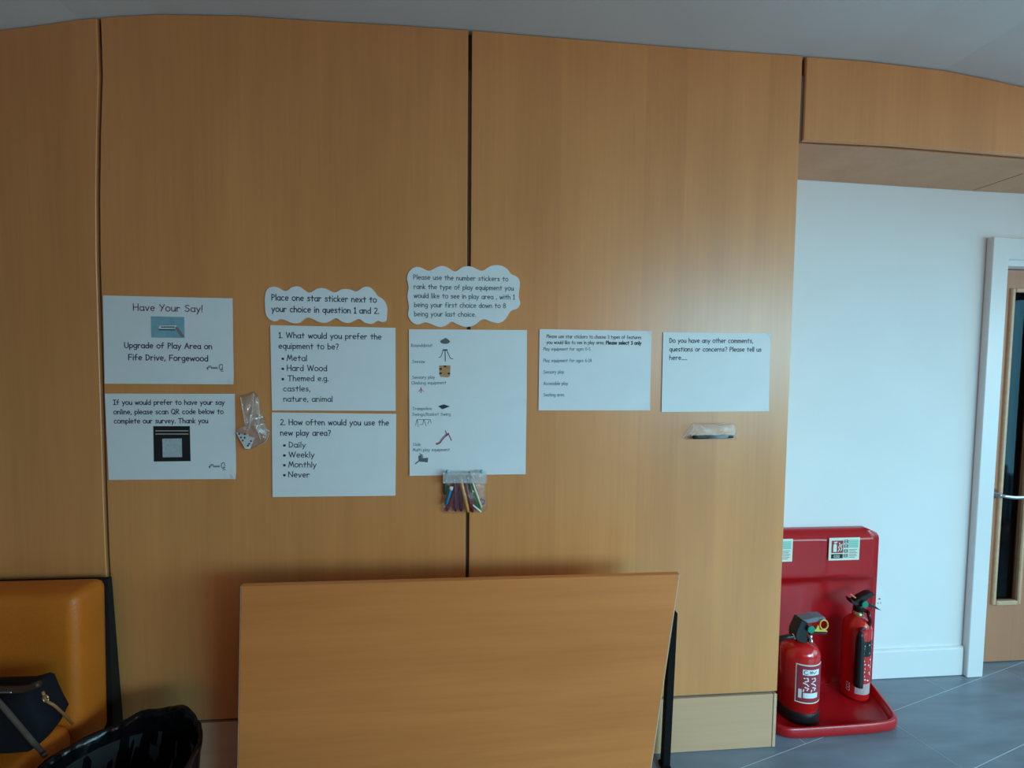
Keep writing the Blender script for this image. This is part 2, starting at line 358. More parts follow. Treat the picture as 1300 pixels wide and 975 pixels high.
# wood-clad wall: dark core and separate veneer panels with open joints
xs = []
n_ = 14
back = struct('wall_back', bx(XL, 1.208, .014, .36, 0, 2.55), M['groove'])
struct('core_top', bx(XL, XR, .032, .36, 2.55, 2.94), M['groove'], back)
LJ = [(0, -1.233), (.29, -1.240), (.74, -1.256), (1.0, -1.257), (1.93, -1.253), (2.2, -1.243), (2.45, -1.228), (2.66, -1.209)]  # straight wall joint, bowed here to imitate the lens distortion
def joint_l(z):
    for (a, xa), (b_, xb) in zip(LJ, LJ[1:]):
        if a <= z <= b_: return xa+(xb-xa)*(z-a)/(b_-a)
    return LJ[-1][1]
GW = .0065
def panel(xa, xb, z0, name='veneer_panel', m='veneer', par=None, top=True, z1=None):
    """xa/xb: number or function of z"""
    fa = xa if callable(xa) else (lambda z: xa); fb = xb if callable(xb) else (lambda z: xb)
    zt = z1 if z1 else 2.66
    zs = [z0+(zt-z0)*i/12 for i in range(13)]
    L_ = [(fa(z), z) for z in zs if z < ceil_z(fa(z))-.004]; R_ = [(fb(z), z) for z in zs if z < ceil_z(fb(z))-.004]
    pts = list(L_)
    if not z1:
        xa_, xb_ = L_[-1][0], R_[-1][0]
        if L_[-1][1] < ceil_z(xa_)-.006: pts.append((xa_, ceil_z(xa_)-.003))
        for x, z in CP:
            if xa_+.01 < x < xb_-.01: pts.append((x, z-.003))
        if R_[-1][1] < ceil_z(xb_)-.006: pts.append((xb_, ceil_z(xb_)-.003))
    pts += R_[::-1]
    return link(name, prism(pts, 0, .0135, .0015), M[m], par)
jl = lambda z: joint_l(z)-GW
jr = lambda z: joint_l(z)+GW
ZP = .232
panel(XL, -2.49, ZP, par=back); panel(-2.477, jl, ZP, par=back)
panel(jr, -.0165-GW+.001, ZP, par=back); panel(-.0165+GW+.001, 1.211, ZP, par=back)
link('return_panel', bx(1.2085, 1.2115, .015, .358, .232, 2.36), M['veneer'], back)
# the deep beam over the alcove: fascia and soffit panels
beam = struct('wall_beam', bx(1.213, XR, .034, .70, 2.39, 2.56), M['groove'])
FB = lambda x: 2.3635 if x < 1.6 else 2.3635-(x-1.6)*.028  # level fascia edge, lowered towards the right to follow the lens bend
def fascia(xa, xb):
    n = 8; lo = [(xa+(xb-xa)*i/n, FB(min(xa+(xb-xa)*i/n, 2.6))) for i in range(n+1)]
    hi = [(xb, ceil_z(xb)-.003)] + [(x, z-.003) for x, z in CP[::-1] if xa+.01 < x < xb-.01] + [(xa, ceil_z(xa)-.003)]
    link('fascia_panel', prism(lo+hi, 0, .014, .004), M['veneer'], beam)
fascia(1.226, 2.62); fascia(2.632, XR)
struct('joint_filler', bx(1.2115, 1.2255, .008, .03, 2.36, 2.6), M['groove'], beam)
hexS = [(1.212, 2.322), (2.328, 3.52), (3.526, XR)]
for a, c in hexS:
    zz = lambda x: 2.367-(max(0, min(x, 2.7)-1.6))*.03
    q = [Vector((a, .032, zz(a))), Vector((c, .032, zz(c))), Vector((c, .357, zz(c))), Vector((a, .357, zz(a)))]
    link('soffit_panel', hexa(B(), q, Vector((0, 0, .015))), M['soffit'], beam)
# skirting below the panels
bb = struct('baseboard_back', bx(XL, 1.209, .0125, .0138, 0, .23), M['groove'])
for a, c in ((XL, -2.49), (-2.477, -1.246), (-1.234, -.022), (-.012, 1.197)):
    link('skirting_board', bx(a, c, .001, .0125, .001, .219, bev=.0015), M['skirt'], bb)
link('end_strip', bx(1.1985, 1.2125, 0, .0125, .001, .219, bev=.0015), M['edge'], bb)
# alcove wall, its skirting and the doorway
DX0, DX1, DZ = 2.505, 3.36, 2.03
aw = B(); box(aw, 1.2125, DX0, .36, .44, 0, 2.372); box(aw, DX1, XR, .36, .44, 0, 2.372); box(aw, DX0, DX1, .36, .44, DZ, 2.372)
struct('wall_alcove', aw, M['white_wall'])
ba = struct('baseboard_alcove', prism([(1.213, .001), (2.418, .001), (2.418, .14), (1.213, .14)], .346, .3595, .004), M['gloss_white'])
link('skirting_lip', bx(1.213, 2.418, .350, .3595, .1405, .147), M['gloss_white'], ba)
link('skirting_board', bx(DX1+.086, XR, .346, .3595, .001, .14, bev=.003), M['gloss_white'], ba)
# door_1
dr = struct('door_1', prism([(DX0+.035, .008), (DX1-.035, .008), (DX1-.035, DZ-.035), (DX0+.035, DZ-.035)], .452, .456), M['black'])
dr.data.materials.clear()
bm_ = B(); fx0, fx1, gx0, gx1, gz0, gz1 = DX0+.03, DX1-.03, 2.662, 2.79, .325, 1.895
for (a, c, d, e) in ((fx0, gx0, .006, DZ-.03), (gx1, fx1, .006, DZ-.03), (gx0, gx1, .006, gz0), (gx0, gx1, gz1, DZ-.03)): box(bm_, a, c, .430, .472, d, e)
me_ = bpy.data.meshes.new('door_1'); bm_.to_mesh(me_); bm_.free(); dr.data = me_; me_.materials.append(M['door'])
at_ = B()
box(at_, 2.42, DX0, .328, .3595, .001, 2.13, bev=.003); box(at_, DX1, DX1+.085, .338, .3595, .001, 2.13, bev=.003); box(at_, DX0, DX1, .338, .3595, DZ, 2.13, bev=.003)
link('architrave', at_, M['gloss_white'], dr)
ln = B(); box(ln, DX0-.002, DX0+.028, .3605, .50, .001, DZ); box(ln, DX1-.028, DX1+.002, .3605, .50, .001, DZ); box(ln, DX0+.028, DX1-.028, .3605, .50, DZ-.026, DZ)
link('door_lining', ln, M['gloss_white'], dr)
for (a, c, d, e) in ((gx0-.016, gx0+.004, gz0-.016, gz1+.016), (gx1-.004, gx1+.016, gz0-.016, gz1+.016), (gx0+.004, gx1-.004, gz1-.004, gz1+.016)):
    link('glazing_bead', bx(a, c, .418, .436, d, e, bev=.004), M['edge'], dr)
link('glazing_bead', bx(gx0+.004, gx1-.004, .416, .436, gz0-.018, gz0+.004, bev=.004), M['edge'], dr)
link('glass_pane', bx(gx0, gx1, .448, .454, gz0, gz1), M['glass'], dr)
hd = link('door_handle', lathe(0, 0, [(.026, 0), (.026, .006), (.01, .01), (.01, .045)], 20), M['chrome'], None, True)
hd.location = (0, 0, 0); hd.data.transform(Matrix.Translation((2.615, .429, .885)) @ Matrix.Rotation(math.radians(90), 4, 'X')); hd.parent = dr
link('lever', tb(bez([(2.615, .40, .885), (2.632, .382, .883), (2.68, .378, .878), (2.74, .378, .880), (2.785, .380, .884)]), .0095, 12), M['chrome'], dr, True)
# corridor behind the door
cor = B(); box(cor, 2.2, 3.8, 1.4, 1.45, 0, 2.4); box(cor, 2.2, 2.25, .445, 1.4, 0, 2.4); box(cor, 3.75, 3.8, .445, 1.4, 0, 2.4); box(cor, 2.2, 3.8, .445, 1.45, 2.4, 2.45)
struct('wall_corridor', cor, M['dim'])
# floor: base slab (shows as the pale joint) and separate vinyl tiles laid at an angle
fl = struct('floor', bx(XL, XR, YB, 1.4, -.05, -.0008), M['joint'])
def clip(poly, ax, lim, keep_less):
    out = []
    for i in range(len(poly)):
        p, q = poly[i], poly[(i+1) % len(poly)]
        ip = (p[ax] <= lim) == keep_less; iq = (q[ax] <= lim) == keep_less
        if ip: out.append(p)
        if ip != iq:
            t = (lim-p[ax])/(q[ax]-p[ax]); out.append(tuple(p[k]+(q[k]-p[k])*t for k in (0, 1)))
    return out
th = math.radians(15.5); ca, sa = math.cos(th), math.sin(th); TW, TL, g_ = .30, .92, .0016
for r_ in range(-24, 12):
    v0 = r_*TW - .353 + .0
    off = (r_ % 2)*TL*.5 + .38
    for k_ in range(-9, 9):
        u = k_*TL+off
        P = [(u+g_, v0+g_), (u+TL-g_, v0+g_), (u+TL-g_, v0+TW-g_), (u+g_, v0+TW-g_)]
        P = [(a*ca-c*sa, a*sa+c*ca) for a, c in P]
        for ax, lim, kl in ((0, XL, False), (0, XR, True), (1, YB, False), (1, .6, True)):
            if P: P = clip(P, ax, lim, kl)
        if len(P) < 3: continue
        ar = abs(sum(P[i][0]*P[(i+1) % len(P)][1]-P[(i+1) % len(P)][0]*P[i][1] for i in range(len(P))))/2
        if ar < .004: continue
        b = B(); t_ = [b.verts.new((x, y, 0)) for x, y in P]; bo = [b.verts.new((x, y, -.0008)) for x, y in P]; n = len(P)
        b.faces.new(t_)
        for i in range(n): b.faces.new((t_[i], bo[i], bo[(i+1) % n], t_[(i+1) % n]))
        link('floor_tile', b, M['floor'], fl)
# the rest of the room, outside the photograph
struct('wall_left', bx(XL-.1, XL, YB, .03, 0, 2.9), M['dim'])
wr = B(); box(wr, XR, XR+.1, YB, -4.0, 0, 2.9); box(wr, XR, XR+.1, -.1, .44, 0, 2.9); box(wr, XR, XR+.1, -4.0, -.1, 2.3, 2.9); box(wr, XR, XR+.1, -4.0, -.1, 0, .12)
struct('wall_right', wr, M['white_wall'])
rr = B(); box(rr, XL, .3, YB-.1, YB, 0, 2.9); box(rr, 3.9, XR, YB-.1, YB, 0, 2.9); box(rr, .3, 3.9, YB-.1, YB, 2.3, 2.9); box(rr, .3, 3.9, YB-.1, YB, 0, .1)
struct('wall_rear', rr, M['dim'])
wf = B()
for yy in (-4.0, -3.04, -2.08, -1.12, -.15): box(wf, XR+.02, XR+.07, yy, yy+.05, .12, 2.3)
box(wf, XR+.02, XR+.07, -3.95, -.15, 2.25, 2.3); box(wf, XR+.02, XR+.07, -3.95, -.15, .12, .17)
w1 = struct('window_1', wf, M['gloss_white']); link('pane', bx(XR+.04, XR+.046, -3.95, -.15, .17, 2.25), M['glass'], w1)
wf = B()
for xx in (.3, 2.08, 3.85): box(wf, xx, xx+.05, YB-.07, YB-.02, .1, 2.3)
w2 = struct('window_2', wf, M['gloss_white']); link('pane', bx(.35, 3.85, YB-.05, YB-.044, .1, 2.3), M['glass'], w2)

# ================================================================== NOTICES
PY = -.0035
def sheet(name, label, pts, cat='notice', group=None, Y=PY, curl=True):
    """paper: a pixel outline carried onto the wall plane, 0.4 mm thick; parts go on its front"""
    P = [at(p[0], p[1], Y) for p in pts]
    root = link(name, prism([(p.x, p.z) for p in P][::-1], Y, Y+.0028), M['paper'], None, False, label, cat, group)
    return root
def grid_sheet(name, label, q, cat='notice', Y=PY, lift=(0, 0, 0, 0), waves=.0007, seed=0):
    """rectangular paper with faint waves and corners (TL,TR,BR,BL) lifting off the wall"""
    T = [at(p[0], p[1], Y) for p in q]; nx, ny = 20, 14; b = B(); F_ = []; K_ = []
    for j in range(ny+1):
        for i in range(nx+1):
            s, t = i/nx, j/ny
            p = (T[0]*(1-s)+T[1]*s)*(1-t)+(T[3]*(1-s)+T[2]*s)*t
            cw = [((1-s)*(1-t))**22, (s*(1-t))**22, (s*t)**22, ((1-s)*t)**22]
            d = -sum(c*l for c, l in zip(cw, lift)) - waves*(.5+.5*noise.noise(Vector((s*3, t*2.2, seed))))*.0
            F_.append(b.verts.new((p.x, Y+d, p.z))); K_.append(b.verts.new((p.x, Y+d+.0008, p.z)))
    W_ = nx+1
    for j in range(ny):
        for i in range(nx):
            a = j*W_+i
            b.faces.new((F_[a], F_[a+W_], F_[a+W_+1], F_[a+1])); b.faces.new((K_[a], K_[a+1], K_[a+W_+1], K_[a+W_]))
    ring = [i for i in range(W_)]+[j*W_+nx for j in range(1, ny+1)]+[ny*W_+i for i in range(nx-1, -1, -1)]+[j*W_ for j in range(ny-1, 0, -1)]
    for i in range(len(ring)):
        a, c = ring[i], ring[(i+1) % len(ring)]; b.faces.new((F_[a], F_[c], K_[c], K_[a]))
    bmesh.ops.recalc_face_normals(b, faces=b.faces)
    return link(name, b, M['paper'], None, False, label, cat)
TY = PY-.0004
def printed(par, lines, m='ink', w=.085, name='printed_line', Y=TY):
    for l in lines:
        b = B(); text(b, l[0], l[1], l[2], l[3], Y, (l[4] if len(l) > 4 else w)*1.3)
        link('bullet' if l[0] == '\u2022' else name, b, M[m], par)
def logo(par, x, y):
    b = B(); pxpoly(b, [(x, y+.6), (x+2.4, y-1.6), (x+2.6, y+3)], TY)
    pxstroke(b, [(x+2.6, y-2), (x+6, y-2.2)], TY, 1.0); pxstroke(b, [(x+3, y-.6), (x+7, y-1)], TY, .7)
    for k in range(5): pxstroke(b, [(x+6.4+k*1.7, y+1), (x+6.9+k*1.7, y-1), (x+7.5+k*1.7, y+1)], TY, .6)
    link('printed_mark', b, M['grey'], par)
    b = B(); cx, cy = x+20, y
    pxstroke(b, [(cx-1+2.6*math.cos(a/10*4.6+1), cy-1-3.6*math.sin(a/10*4.6+1)) for a in range(11)], TY, .9)
    pxstroke(b, [(cx, cy-4.5), (cx+1, cy-1), (cx-1, cy+2)], TY, .7); pxstroke(b, [(cx-1.5, cy+4.2), (cx+1.6, cy+4.2)], TY, .9)
    link('printed_emblem', b, M['grey'], par)
# 1  have your say
s = grid_sheet('notice_sheet', 'white sheet headed Have Your Say! with a small blue picture', [(130.5, 375), (295, 378.8), (296.6, 488), (133, 487)], lift=(0, 0, .003, .001), seed=1)
printed(s, [('Have Your Say!', (169, 394), (257, 396), 8.2, .08)], 'purple')
printed(s, [('Upgrade of Play Area on', (158, 441.5), (269, 443), 6.8, .10), ('Fife Drive, Forgewood', (163, 456.8), (264, 458.5), 6.9, .10)], 'navy')
b = B(); pxpoly(b, [(191.5, 401.5), (234, 402.5), (234.3, 429), (192, 428.5)], TY); pic = link('picture', b, M['blueprint'], s)
b = B(); pxpoly(b, [(202, 413.6), (224, 413.2), (224, 417), (202, 417.4)], TY-.0003); link('picture_card', b, M['paper'], pic)
b = B(); pxpoly(b, [(222, 415), (226.5, 416), (234, 427), (231, 428.6), (226, 423)], TY-.0003); link('picture_hand', b, M['skin'], pic)
b = B(); pxstroke(b, [(202, 418.6), (222, 419)], TY-.0003, 1.0)
for k in range(6): pxstroke(b, [(205+k*2.9, 415.2), (206.4+k*2.9, 415.2)], TY-.0006, 1.3)
link('picture_lettering', b, M['black'], pic)
logo(s, 261.8, 467)
# 2  survey panel
s = grid_sheet('notice_sheet', 'white sheet about answering online, with black square in the middle', [(133, 499.7), (297.8, 500), (299.8, 608), (138, 609.3)], lift=(0, .0, .006, 0), seed=2)
printed(s, [('If you would prefer to have your say', (144, 513.7), (285, 513.7), 6, .10), ('online, please scan QR code below to', (144.5, 525.8), (283.5, 525.3), 6, .10), ('complete our survey. Thank you', (145, 537.4), (264, 537), 6, .10)], 'navy')
b = B(); pxpoly(b, [(194.5, 541), (241, 541), (242, 585.5), (195.3, 586)], TY); sq = link('black_panel', b, M['black'], s)
b = B()
for yy in (547, 551):
    for k in range(14): pxstroke(b, [(198+k*2.95, yy), (200.2+k*2.95, yy)], TY-.0003, 1.3)
link('panel_lettering', b, M['qrtext'], sq)
b = B(); pxpoly(b, [(206, 557), (230.8, 556.6), (231.2, 580.3), (206.6, 580.6)], TY-.0003); link('blank_square', b, M['qr'], sq)
logo(s, 264.5, 592)
# 3  cloud
def cl(pts, x0, y0, k=6.5):
    P = [Vector((x0+x/k, y0+y/k, 0)) for x, y in pts]; P.append(P[0]); Q = bez(P, 4)[:-1]; return [(p.x, p.y) for p in Q]
s = sheet('cloud_notice', 'cloud-shaped paper reading Place one star sticker next to your choice', cl([(105,200),(112,140),(140,100),(200,92),(275,128),(330,95),(390,90),(470,140),(540,106),(600,105),(680,138),(740,112),(800,112),(860,130),(920,95),(970,95),(1010,130),(1035,165),(1085,200),(1112,255),(1112,320),(1105,372),(1070,382),(1035,372),(990,397),(930,388),(880,357),(800,390),(740,378),(690,350),(620,385),(560,385),(460,345),(390,388),(330,390),(240,358),(190,377),(140,357),(112,310)], 320, 350))
printed(s, [('Place one star sticker next to', (344.8, 381), (478, 384), 7.3, .09), ('your choice in question 1 and 2.', (345, 395.6), (481, 398.2), 7.3, .09)])
# 4, 5 questions
s = grid_sheet('notice_sheet', 'white sheet with question 1 on what the equipment should be', [(343, 412.8), (502, 416.2), (502.3, 521.6), (345.3, 521)], seed=3)
printed(s, [('1. What would you prefer the', (354, 428.8), (484, 430.8), 6.9, .09), ('equipment to be?', (354, 442.4), (430, 443.4), 6.9, .09), ('\u2022', (357.4, 457.8), (361, 457.8), 6), ('Metal', (364.5, 457.8), (389.6, 458.2), 7), ('\u2022', (357.4, 470.6), (361, 470.6), 6), ('Hard Wood', (364.5, 470.6), (415, 471), 7), ('\u2022', (357.4, 483.6), (361, 483.6), 6), ('Themed e.g.', (365.5, 483.6), (416.8, 483.6), 6.8), ('castles,', (360, 496.6), (394, 496.6), 6.6), ('nature, animal', (360, 509.6), (422, 509.8), 6.6)])
s = grid_sheet('notice_sheet', 'white sheet with question 2 on how often, under question 1', [(345, 523.6), (503, 525.4), (502, 629.3), (346, 631)], seed=4)
printed(s, [('2. How often would you use the', (356, 539.3), (493.5, 540), 6.9, .09), ('new play area?', (356, 552.8), (420, 553), 6.9, .09), ('\u2022', (359.3, 567.8), (363, 567.8), 6), ('Daily', (366.8, 567.8), (388, 568), 6.6), ('\u2022', (359.3, 580.5), (363, 580.5), 6), ('Weekly', (366.8, 580.5), (399, 580.6), 6.8), ('\u2022', (359.3, 593), (363, 593), 6), ('Monthly', (366.4, 593), (401.5, 593.3), 6.8), ('\u2022', (359.3, 605.6), (363, 605.6), 6), ('Never', (366, 605.6), (393, 606), 6.8)])
# 6 cloud
s = sheet('cloud_notice', 'larger cloud-shaped paper about ranking with number stickers, over the panel joint', cl([(108,190),(120,140),(160,98),(215,92),(290,122),(370,86),(430,88),(505,128),(570,90),(640,88),(725,122),(800,82),(880,78),(935,108),(970,150),(1015,172),(1040,220),(1030,330),(1042,390),(1020,432),(965,455),(920,520),(870,552),(810,545),(735,522),(660,572),(590,585),(520,562),(475,542),(430,572),(370,585),(265,548),(200,565),(150,545),(118,490),(125,420),(112,330),(122,260)], 500, 325))
printed(s, [('Please use the number stickers to', (525, 354.5), (645, 357), 5.8, .09), ('rank the type of play equipment you', (525.5, 366.5), (652, 368.6), 5.8, .09), ('would like to see in play area , with 1', (525.5, 378), (653.5, 380), 5.8, .09), ('being your first choice down to 8', (526, 389.6), (642, 391), 5.8, .09), ('being your last choice.', (526, 401.2), (604, 402), 5.8, .09)], 'grey')
# 7, 8 the ranking chart, two sheets overlapping
LY = PY-.0014
up_ = grid_sheet('chart_sheet', 'upper sheet of the ranking chart, with roundabout and seesaw drawings', [(519, 418), (669, 419), (668.6, 511), (519.5, 511)], seed=5)
printed(up_, [('Roundabout', (522.3, 440.4), (549, 440.2), 3.9, .08), ('Seesaw', (523.5, 460.7), (539.5, 460.7), 3.6, .08), ('Sensory play', (523.5, 481), (552, 480.6), 3.8, .08), ('Climbing equipment', (522.5, 488), (566.5, 487.6), 3.8, .08)], 'slate')
b = B(); pxpoly(b, [(565+6.2*math.cos(a*math.pi/8), 433.6+3*math.sin(a*math.pi/8)) for a in range(16)], TY); pxpoly(b, [(561.5, 431.3), (565.8, 428.9), (569.5, 431.3)], TY-.0002); link('roundabout_drawing', b, M['grey'], up_)
b = B(); pxstroke(b, [(565, 444.5), (565.3, 458.5)], TY, 1.0); pxstroke(b, [(563, 444.2), (560.5, 451), (559.5, 453.2), (557.2, 453.5)], TY, .8); pxstroke(b, [(567, 444.4), (569.8, 450.5), (571.8, 455), (574.8, 455.4)], TY, .9); pxstroke(b, [(562.5, 444.2), (567.5, 444.2)], TY, 1.4); link('seesaw_drawing', b, M['ink'], up_)
b = B(); pxpoly(b, [(557.5, 464), (571.8, 464), (571.3, 477.5), (569, 479), (560, 478.6), (558, 477)], TY); sp = link('play_panel_drawing', b, M['brownp'], up_)
for x, y in ((559.3, 468.3), (559.3, 474), (570, 474.2), (565, 465)):
    b = B(); pxstroke(b, [(x-.8, y), (x+.8, y)], TY-.0003, 2.0); link('dot', b, M['black'], sp)
b = B(); pxstroke(b, [(534.5, 492), (534.5, 498.6)], TY, .9); pxstroke(b, [(531.5, 497), (534.5, 494), (538, 497)], TY, .6); link('climbing_drawing', b, M['redp'], up_)
lo = grid_sheet('chart_sheet', 'lower sheet of the ranking chart, with trampoline and red slide drawings', [(519.5, 505), (668.6, 505.3), (667.2, 602), (520, 604)], Y=LY, lift=(.001, .002, .002, .001), seed=6)
LT = LY-.0004
printed(lo, [('Trampoline', (523.5, 520.6), (548, 520.4), 3.8, .08), ('Swings/Basket Swing', (523.5, 527.8), (572, 527.6), 3.8, .08), ('Slide', (524, 566), (534, 566), 3.6, .08), ('Multi play equipment', (524, 573), (571, 572.6), 3.8, .08)], 'slate', Y=LT)
b = B(); pxpoly(b, [(556.2, 515.6), (563.6, 513.4), (571.2, 516), (561.5, 519.6)], LT); link('trampoline_drawing', b, M['ink'], lo)
b = B()
for l in ([(529.5, 532.6), (546, 532.6)], [(529.5, 532.6), (527.5, 540)], [(530, 532.6), (531.2, 542)], [(546, 532.6), (547.5, 537)], [(538, 532.6), (536.5, 539), (533, 539)], [(538.2, 532.6), (541, 540.5)], [(545, 534), (543, 538)]): pxstroke(b, l, LT, .65)
link('swing_drawing', b, M['grey'], lo)
b = B(); pxstroke(b, [(566.5, 552), (562, 556.5), (558, 562), (554.5, 563.4)], LT, 2.6); pxstroke(b, [(565.5, 547), (567.5, 553), (569, 550), (573, 559)], LT, 1.2); sl = link('slide_drawing', b, M['redp'], lo)
b = B(); pxstroke(b, [(566.2, 551.5), (562, 556), (558, 561), (554, 562.6)], LT-.0002, .7); link('slide_edge', b, M['qr'], sl)
b = B(); pxstroke(b, [(527.5, 588.6), (531.5, 585.5)], LT, 1.4); pxpoly(b, [(531, 579), (535, 577), (536.5, 584), (531.5, 585.5)], LT); pxpoly(b, [(535.5, 582), (543.5, 581), (543, 587), (532, 586)], LT-.0001); pxstroke(b, [(532.5, 576), (536, 577.5), (537, 582)], LT, 1.0); link('climbing_frame_drawing', b, M['grey'], lo)
# 9 features
s = grid_sheet('notice_sheet', 'white sheet asking to choose 3 types of features, right of the ranking chart', [(685, 417.8), (827, 420.3), (825, 521), (683.6, 521)], lift=(0, .004, .003, 0), seed=7)
printed(s, [('Please use star stickers to choose 3 types of features', (694, 429), (814, 430.4), 4.3, .08), ('you would like to see in play area.', (694, 436.6), (767, 437), 4.3, .08), ('Please select 3 only', (769.5, 437.2), (814, 437.5), 4.3, .135)], 'ink')
printed(s, [('Play equipment for ages 0-5', (690, 445), (749.5, 445), 4, .08), ('Play equipment for ages 6-14', (690, 459.6), (751, 459.6), 4, .08), ('Sensory play', (690, 474.2), (716, 474), 4, .08), ('Accessible play', (690, 488.8), (721, 488.6), 4, .08), ('Seating area', (690, 503.2), (716, 503), 4, .08)], 'slate')
# 10 comments
s = grid_sheet('notice_sheet', 'white sheet asking for any other comments, farthest right on the wood wall', [(842, 421.8), (978, 423), (976, 522), (839.8, 523)], lift=(0, .004, .002, 0), seed=8)
printed(s, [('Do you have any other comments,', (850, 435), (956, 435.3), 5.6, .09), ('questions or concerns? Please tell us', (850, 446), (966.5, 446.3), 5.6, .09), ('here.....', (850, 456.7), (872, 456.7), 5.6, .09)], 'ink')

# ================================================================== POUCHES
def pouch(name, label, outline, depth, m='clear', seed=0, Y0=-.006, crinkle=.004, cat='plastic bag'):
    """film bag: two skins swelling between a common rim"""
    P = [at(p[0], p[1], Y0) for p in outline]; c = sum(P, Vector())/len(P); b = B(); K = 7
    rim = [b.verts.new(p) for p in P]; n = len(P)
    for sgn, dep in ((-1, depth), (1, .0035)):
        prev = rim
        for k in range(1, K):
            t = k/K; ring = []
            for i, p in enumerate(P):
                q = p.lerp(c, t); h = dep*math.sin(t*math.pi/2)**.7
                q = Vector((q.x, Y0+sgn*h + (sgn < 0)*crinkle*noise.noise(Vector((q.x*60, q.z*45, seed))), q.z)); ring.append(b.verts.new(q))
            for i in range(n): b.faces.new((prev[i], prev[(i+1) % n], ring[(i+1) % n], ring[i]))
            prev = ring
        cv = b.verts.new((c.x, Y0+sgn*dep, c.z))
        for i in range(n): b.faces.new((prev[i], prev[(i+1) % n], cv))
    bmesh.ops.recalc_face_normals(b, faces=b.faces)
    return link(name, b, M[m], None, True, label, cat)
def smooth_outline(pts, k=4):
    P = [Vector((x, y, 0)) for x, y in pts]; P.append(P[0]); return [(p.x, p.y) for p in bez(P, k)[:-1]]
# sticker bag
sb = pouch('plastic_bag', 'crumpled clear plastic bag of spotted stickers between the two left pairs of sheets', smooth_outline([(304.6, 502), (314, 500), (322, 497), (328, 503), (331, 520), (337, 532), (342, 548), (340.5, 559), (330, 565), (322, 569), (313, 571), (307, 562), (300, 549), (306, 543), (311, 540), (308, 525)]), .028, seed=3, crinkle=.016)
b = B()
for l in ([(305.5, 504), (308.5, 522), (312.5, 540)], [(322, 499), (320.5, 520), (316, 545)], [(327, 505), (329, 530), (326, 548)], [(323, 536), (327, 546), (331, 558)], [(330, 565), (338, 560), (342, 549)]):
    link('plastic_fold', tb(bez([at(x, y, -.032) for x, y in l], 4), [.0014]*(4*(len(l)-1)+1), 6), M['frost'], sb, True)
ss = sheet('sticker_sheet', 'small white sheet with black dots at the bottom of the crumpled bag', [(299.8, 549), (313.5, 553), (323, 556), (317, 570), (311, 569.5), (306, 561)], 'stickers', Y=-.012)
for x, y in ((303.7, 551), (310.6, 551.2), (305.8, 555.3), (310.6, 555.6), (308, 559.3), (316.3, 563.3), (318.5, 560), (314.7, 565.8)):
    b = B(); pxpoly(b, [(x+1.3*math.cos(a*math.pi/4), y+1.4*math.sin(a*math.pi/4)) for a in range(8)], -.0125)
    link('sticker_dot', b, M['black'], ss)
# pencil pouch
pb = pouch('plastic_pouch', 'clear plastic pouch of coloured pens under the ranking chart', [(562, 598), (575, 597), (590, 597.2), (605, 597), (618, 598), (618.5, 615), (619, 632), (619.5, 646), (615, 650), (600, 651), (580, 651.8), (564, 652), (560.5, 649), (561, 630), (562, 612)], .026, m='clear2', seed=8, crinkle=.004, cat='pouch')
b = B(); q = [at(562.3, 600, -.0335), at(618, 600, -.0335), at(618, 612.6, -.0335), at(562.3, 612.6, -.0335)]
hexa(b, q, Vector((0, .001, 0))); link('frosted_band', b, M['frost'], pb)
b = B(); hexa(b, [at(562.3, 612, -.034), at(618, 612, -.034), at(618, 613.4, -.034), at(562.3, 613.4, -.034)], Vector((0, .0012, 0))); link('band_edge', b, M['frost'], pb)
for x in (568.3, 611.5):
    b = lathe(0, 0, [(.002, -.003), (.0065, -.0015), (.0075, .001), (.006, .004), (.002, .006)], 12)
    p = at(x, 598.5, -.03); b.transform(Matrix.Translation(p) @ Matrix.Rotation(math.radians(90), 4, 'X')) if hasattr(b, 'transform') else None
    link('tack_blob', b, M['tack'], pb, True)
def pen(label, p0, p1, Y, r, col, cap=None, capl='end', cat='pen', name='felt_pen'):
    m = mat('pen_barrel', col, .4, var=.08)
    a, c = at(*p0, Y), at(*p1, Y)
    r *= 1.22
    root = link(name, tb([a, a.lerp(c, .04), a.lerp(c, .9), c], [r*.8, r, r, r*.55], 10), m, None, True, label, cat, 'pens in the clear pouch')
    if cap: link('cap', tb([a.lerp(c, -.02), a.lerp(c, .16)], r*1.12, 10), mat('pen_cap', cap, .4, var=.05), root, True)
    return root
pen('dark green pen at the left edge of the pouch', (566, 601), (565, 628), -.013, .0045, (.012, .09, .05))
pen('blue pen slanting at the left of the pouch', (573, 618), (566, 641), -.021, .0058, (.03, .17, .27), (.6, .68, .7))
pen('purple-maroon pen beside the blue pen', (577, 606), (578.5, 649), -.012, .0062, (.12, .015, .05))
pen('dark red pen leaning to the bottom left corner of the pouch', (583, 612), (567, 649), -.0115, .0056, (.22, .02, .03))
pen('dark plum pen left of the orange pen', (584, 603), (585.5, 649), -.0125, .0062, (.10, .008, .04))
pen('orange pen in the middle of the pouch', (584, 605), (594.5, 650.5), -.024, .0056, (.62, .25, .05))
pen('dark maroon pen right of the orange pen', (589.5, 606), (600, 650), -.014, .0068, (.14, .01, .02))
pen('green pen slanting right of the maroon pen', (595, 606), (609.5, 648), -.0145, .0066, (.03, .22, .05))
pen('cream pen with black cap standing highest in the pouch', (595.5, 600), (611.5, 645), -.0265, .0031, (.68, .6, .40), (.012, .008, .02))
pen('red pencil thin and slanted at the right of the green pen', (600, 604), (607, 631), -.0135, .003, (.35, .02, .03), name='red_pencil')
pen('small white pen lying along the pouch bottom right', (600, 641), (611, 650), -.026, .0026, (.7, .75, .75))
b = tb([at(612+3*math.cos(a*math.pi/6), 637+3.4*math.sin(a*math.pi/6), -.026) for a in range(13)], .0017, 8)
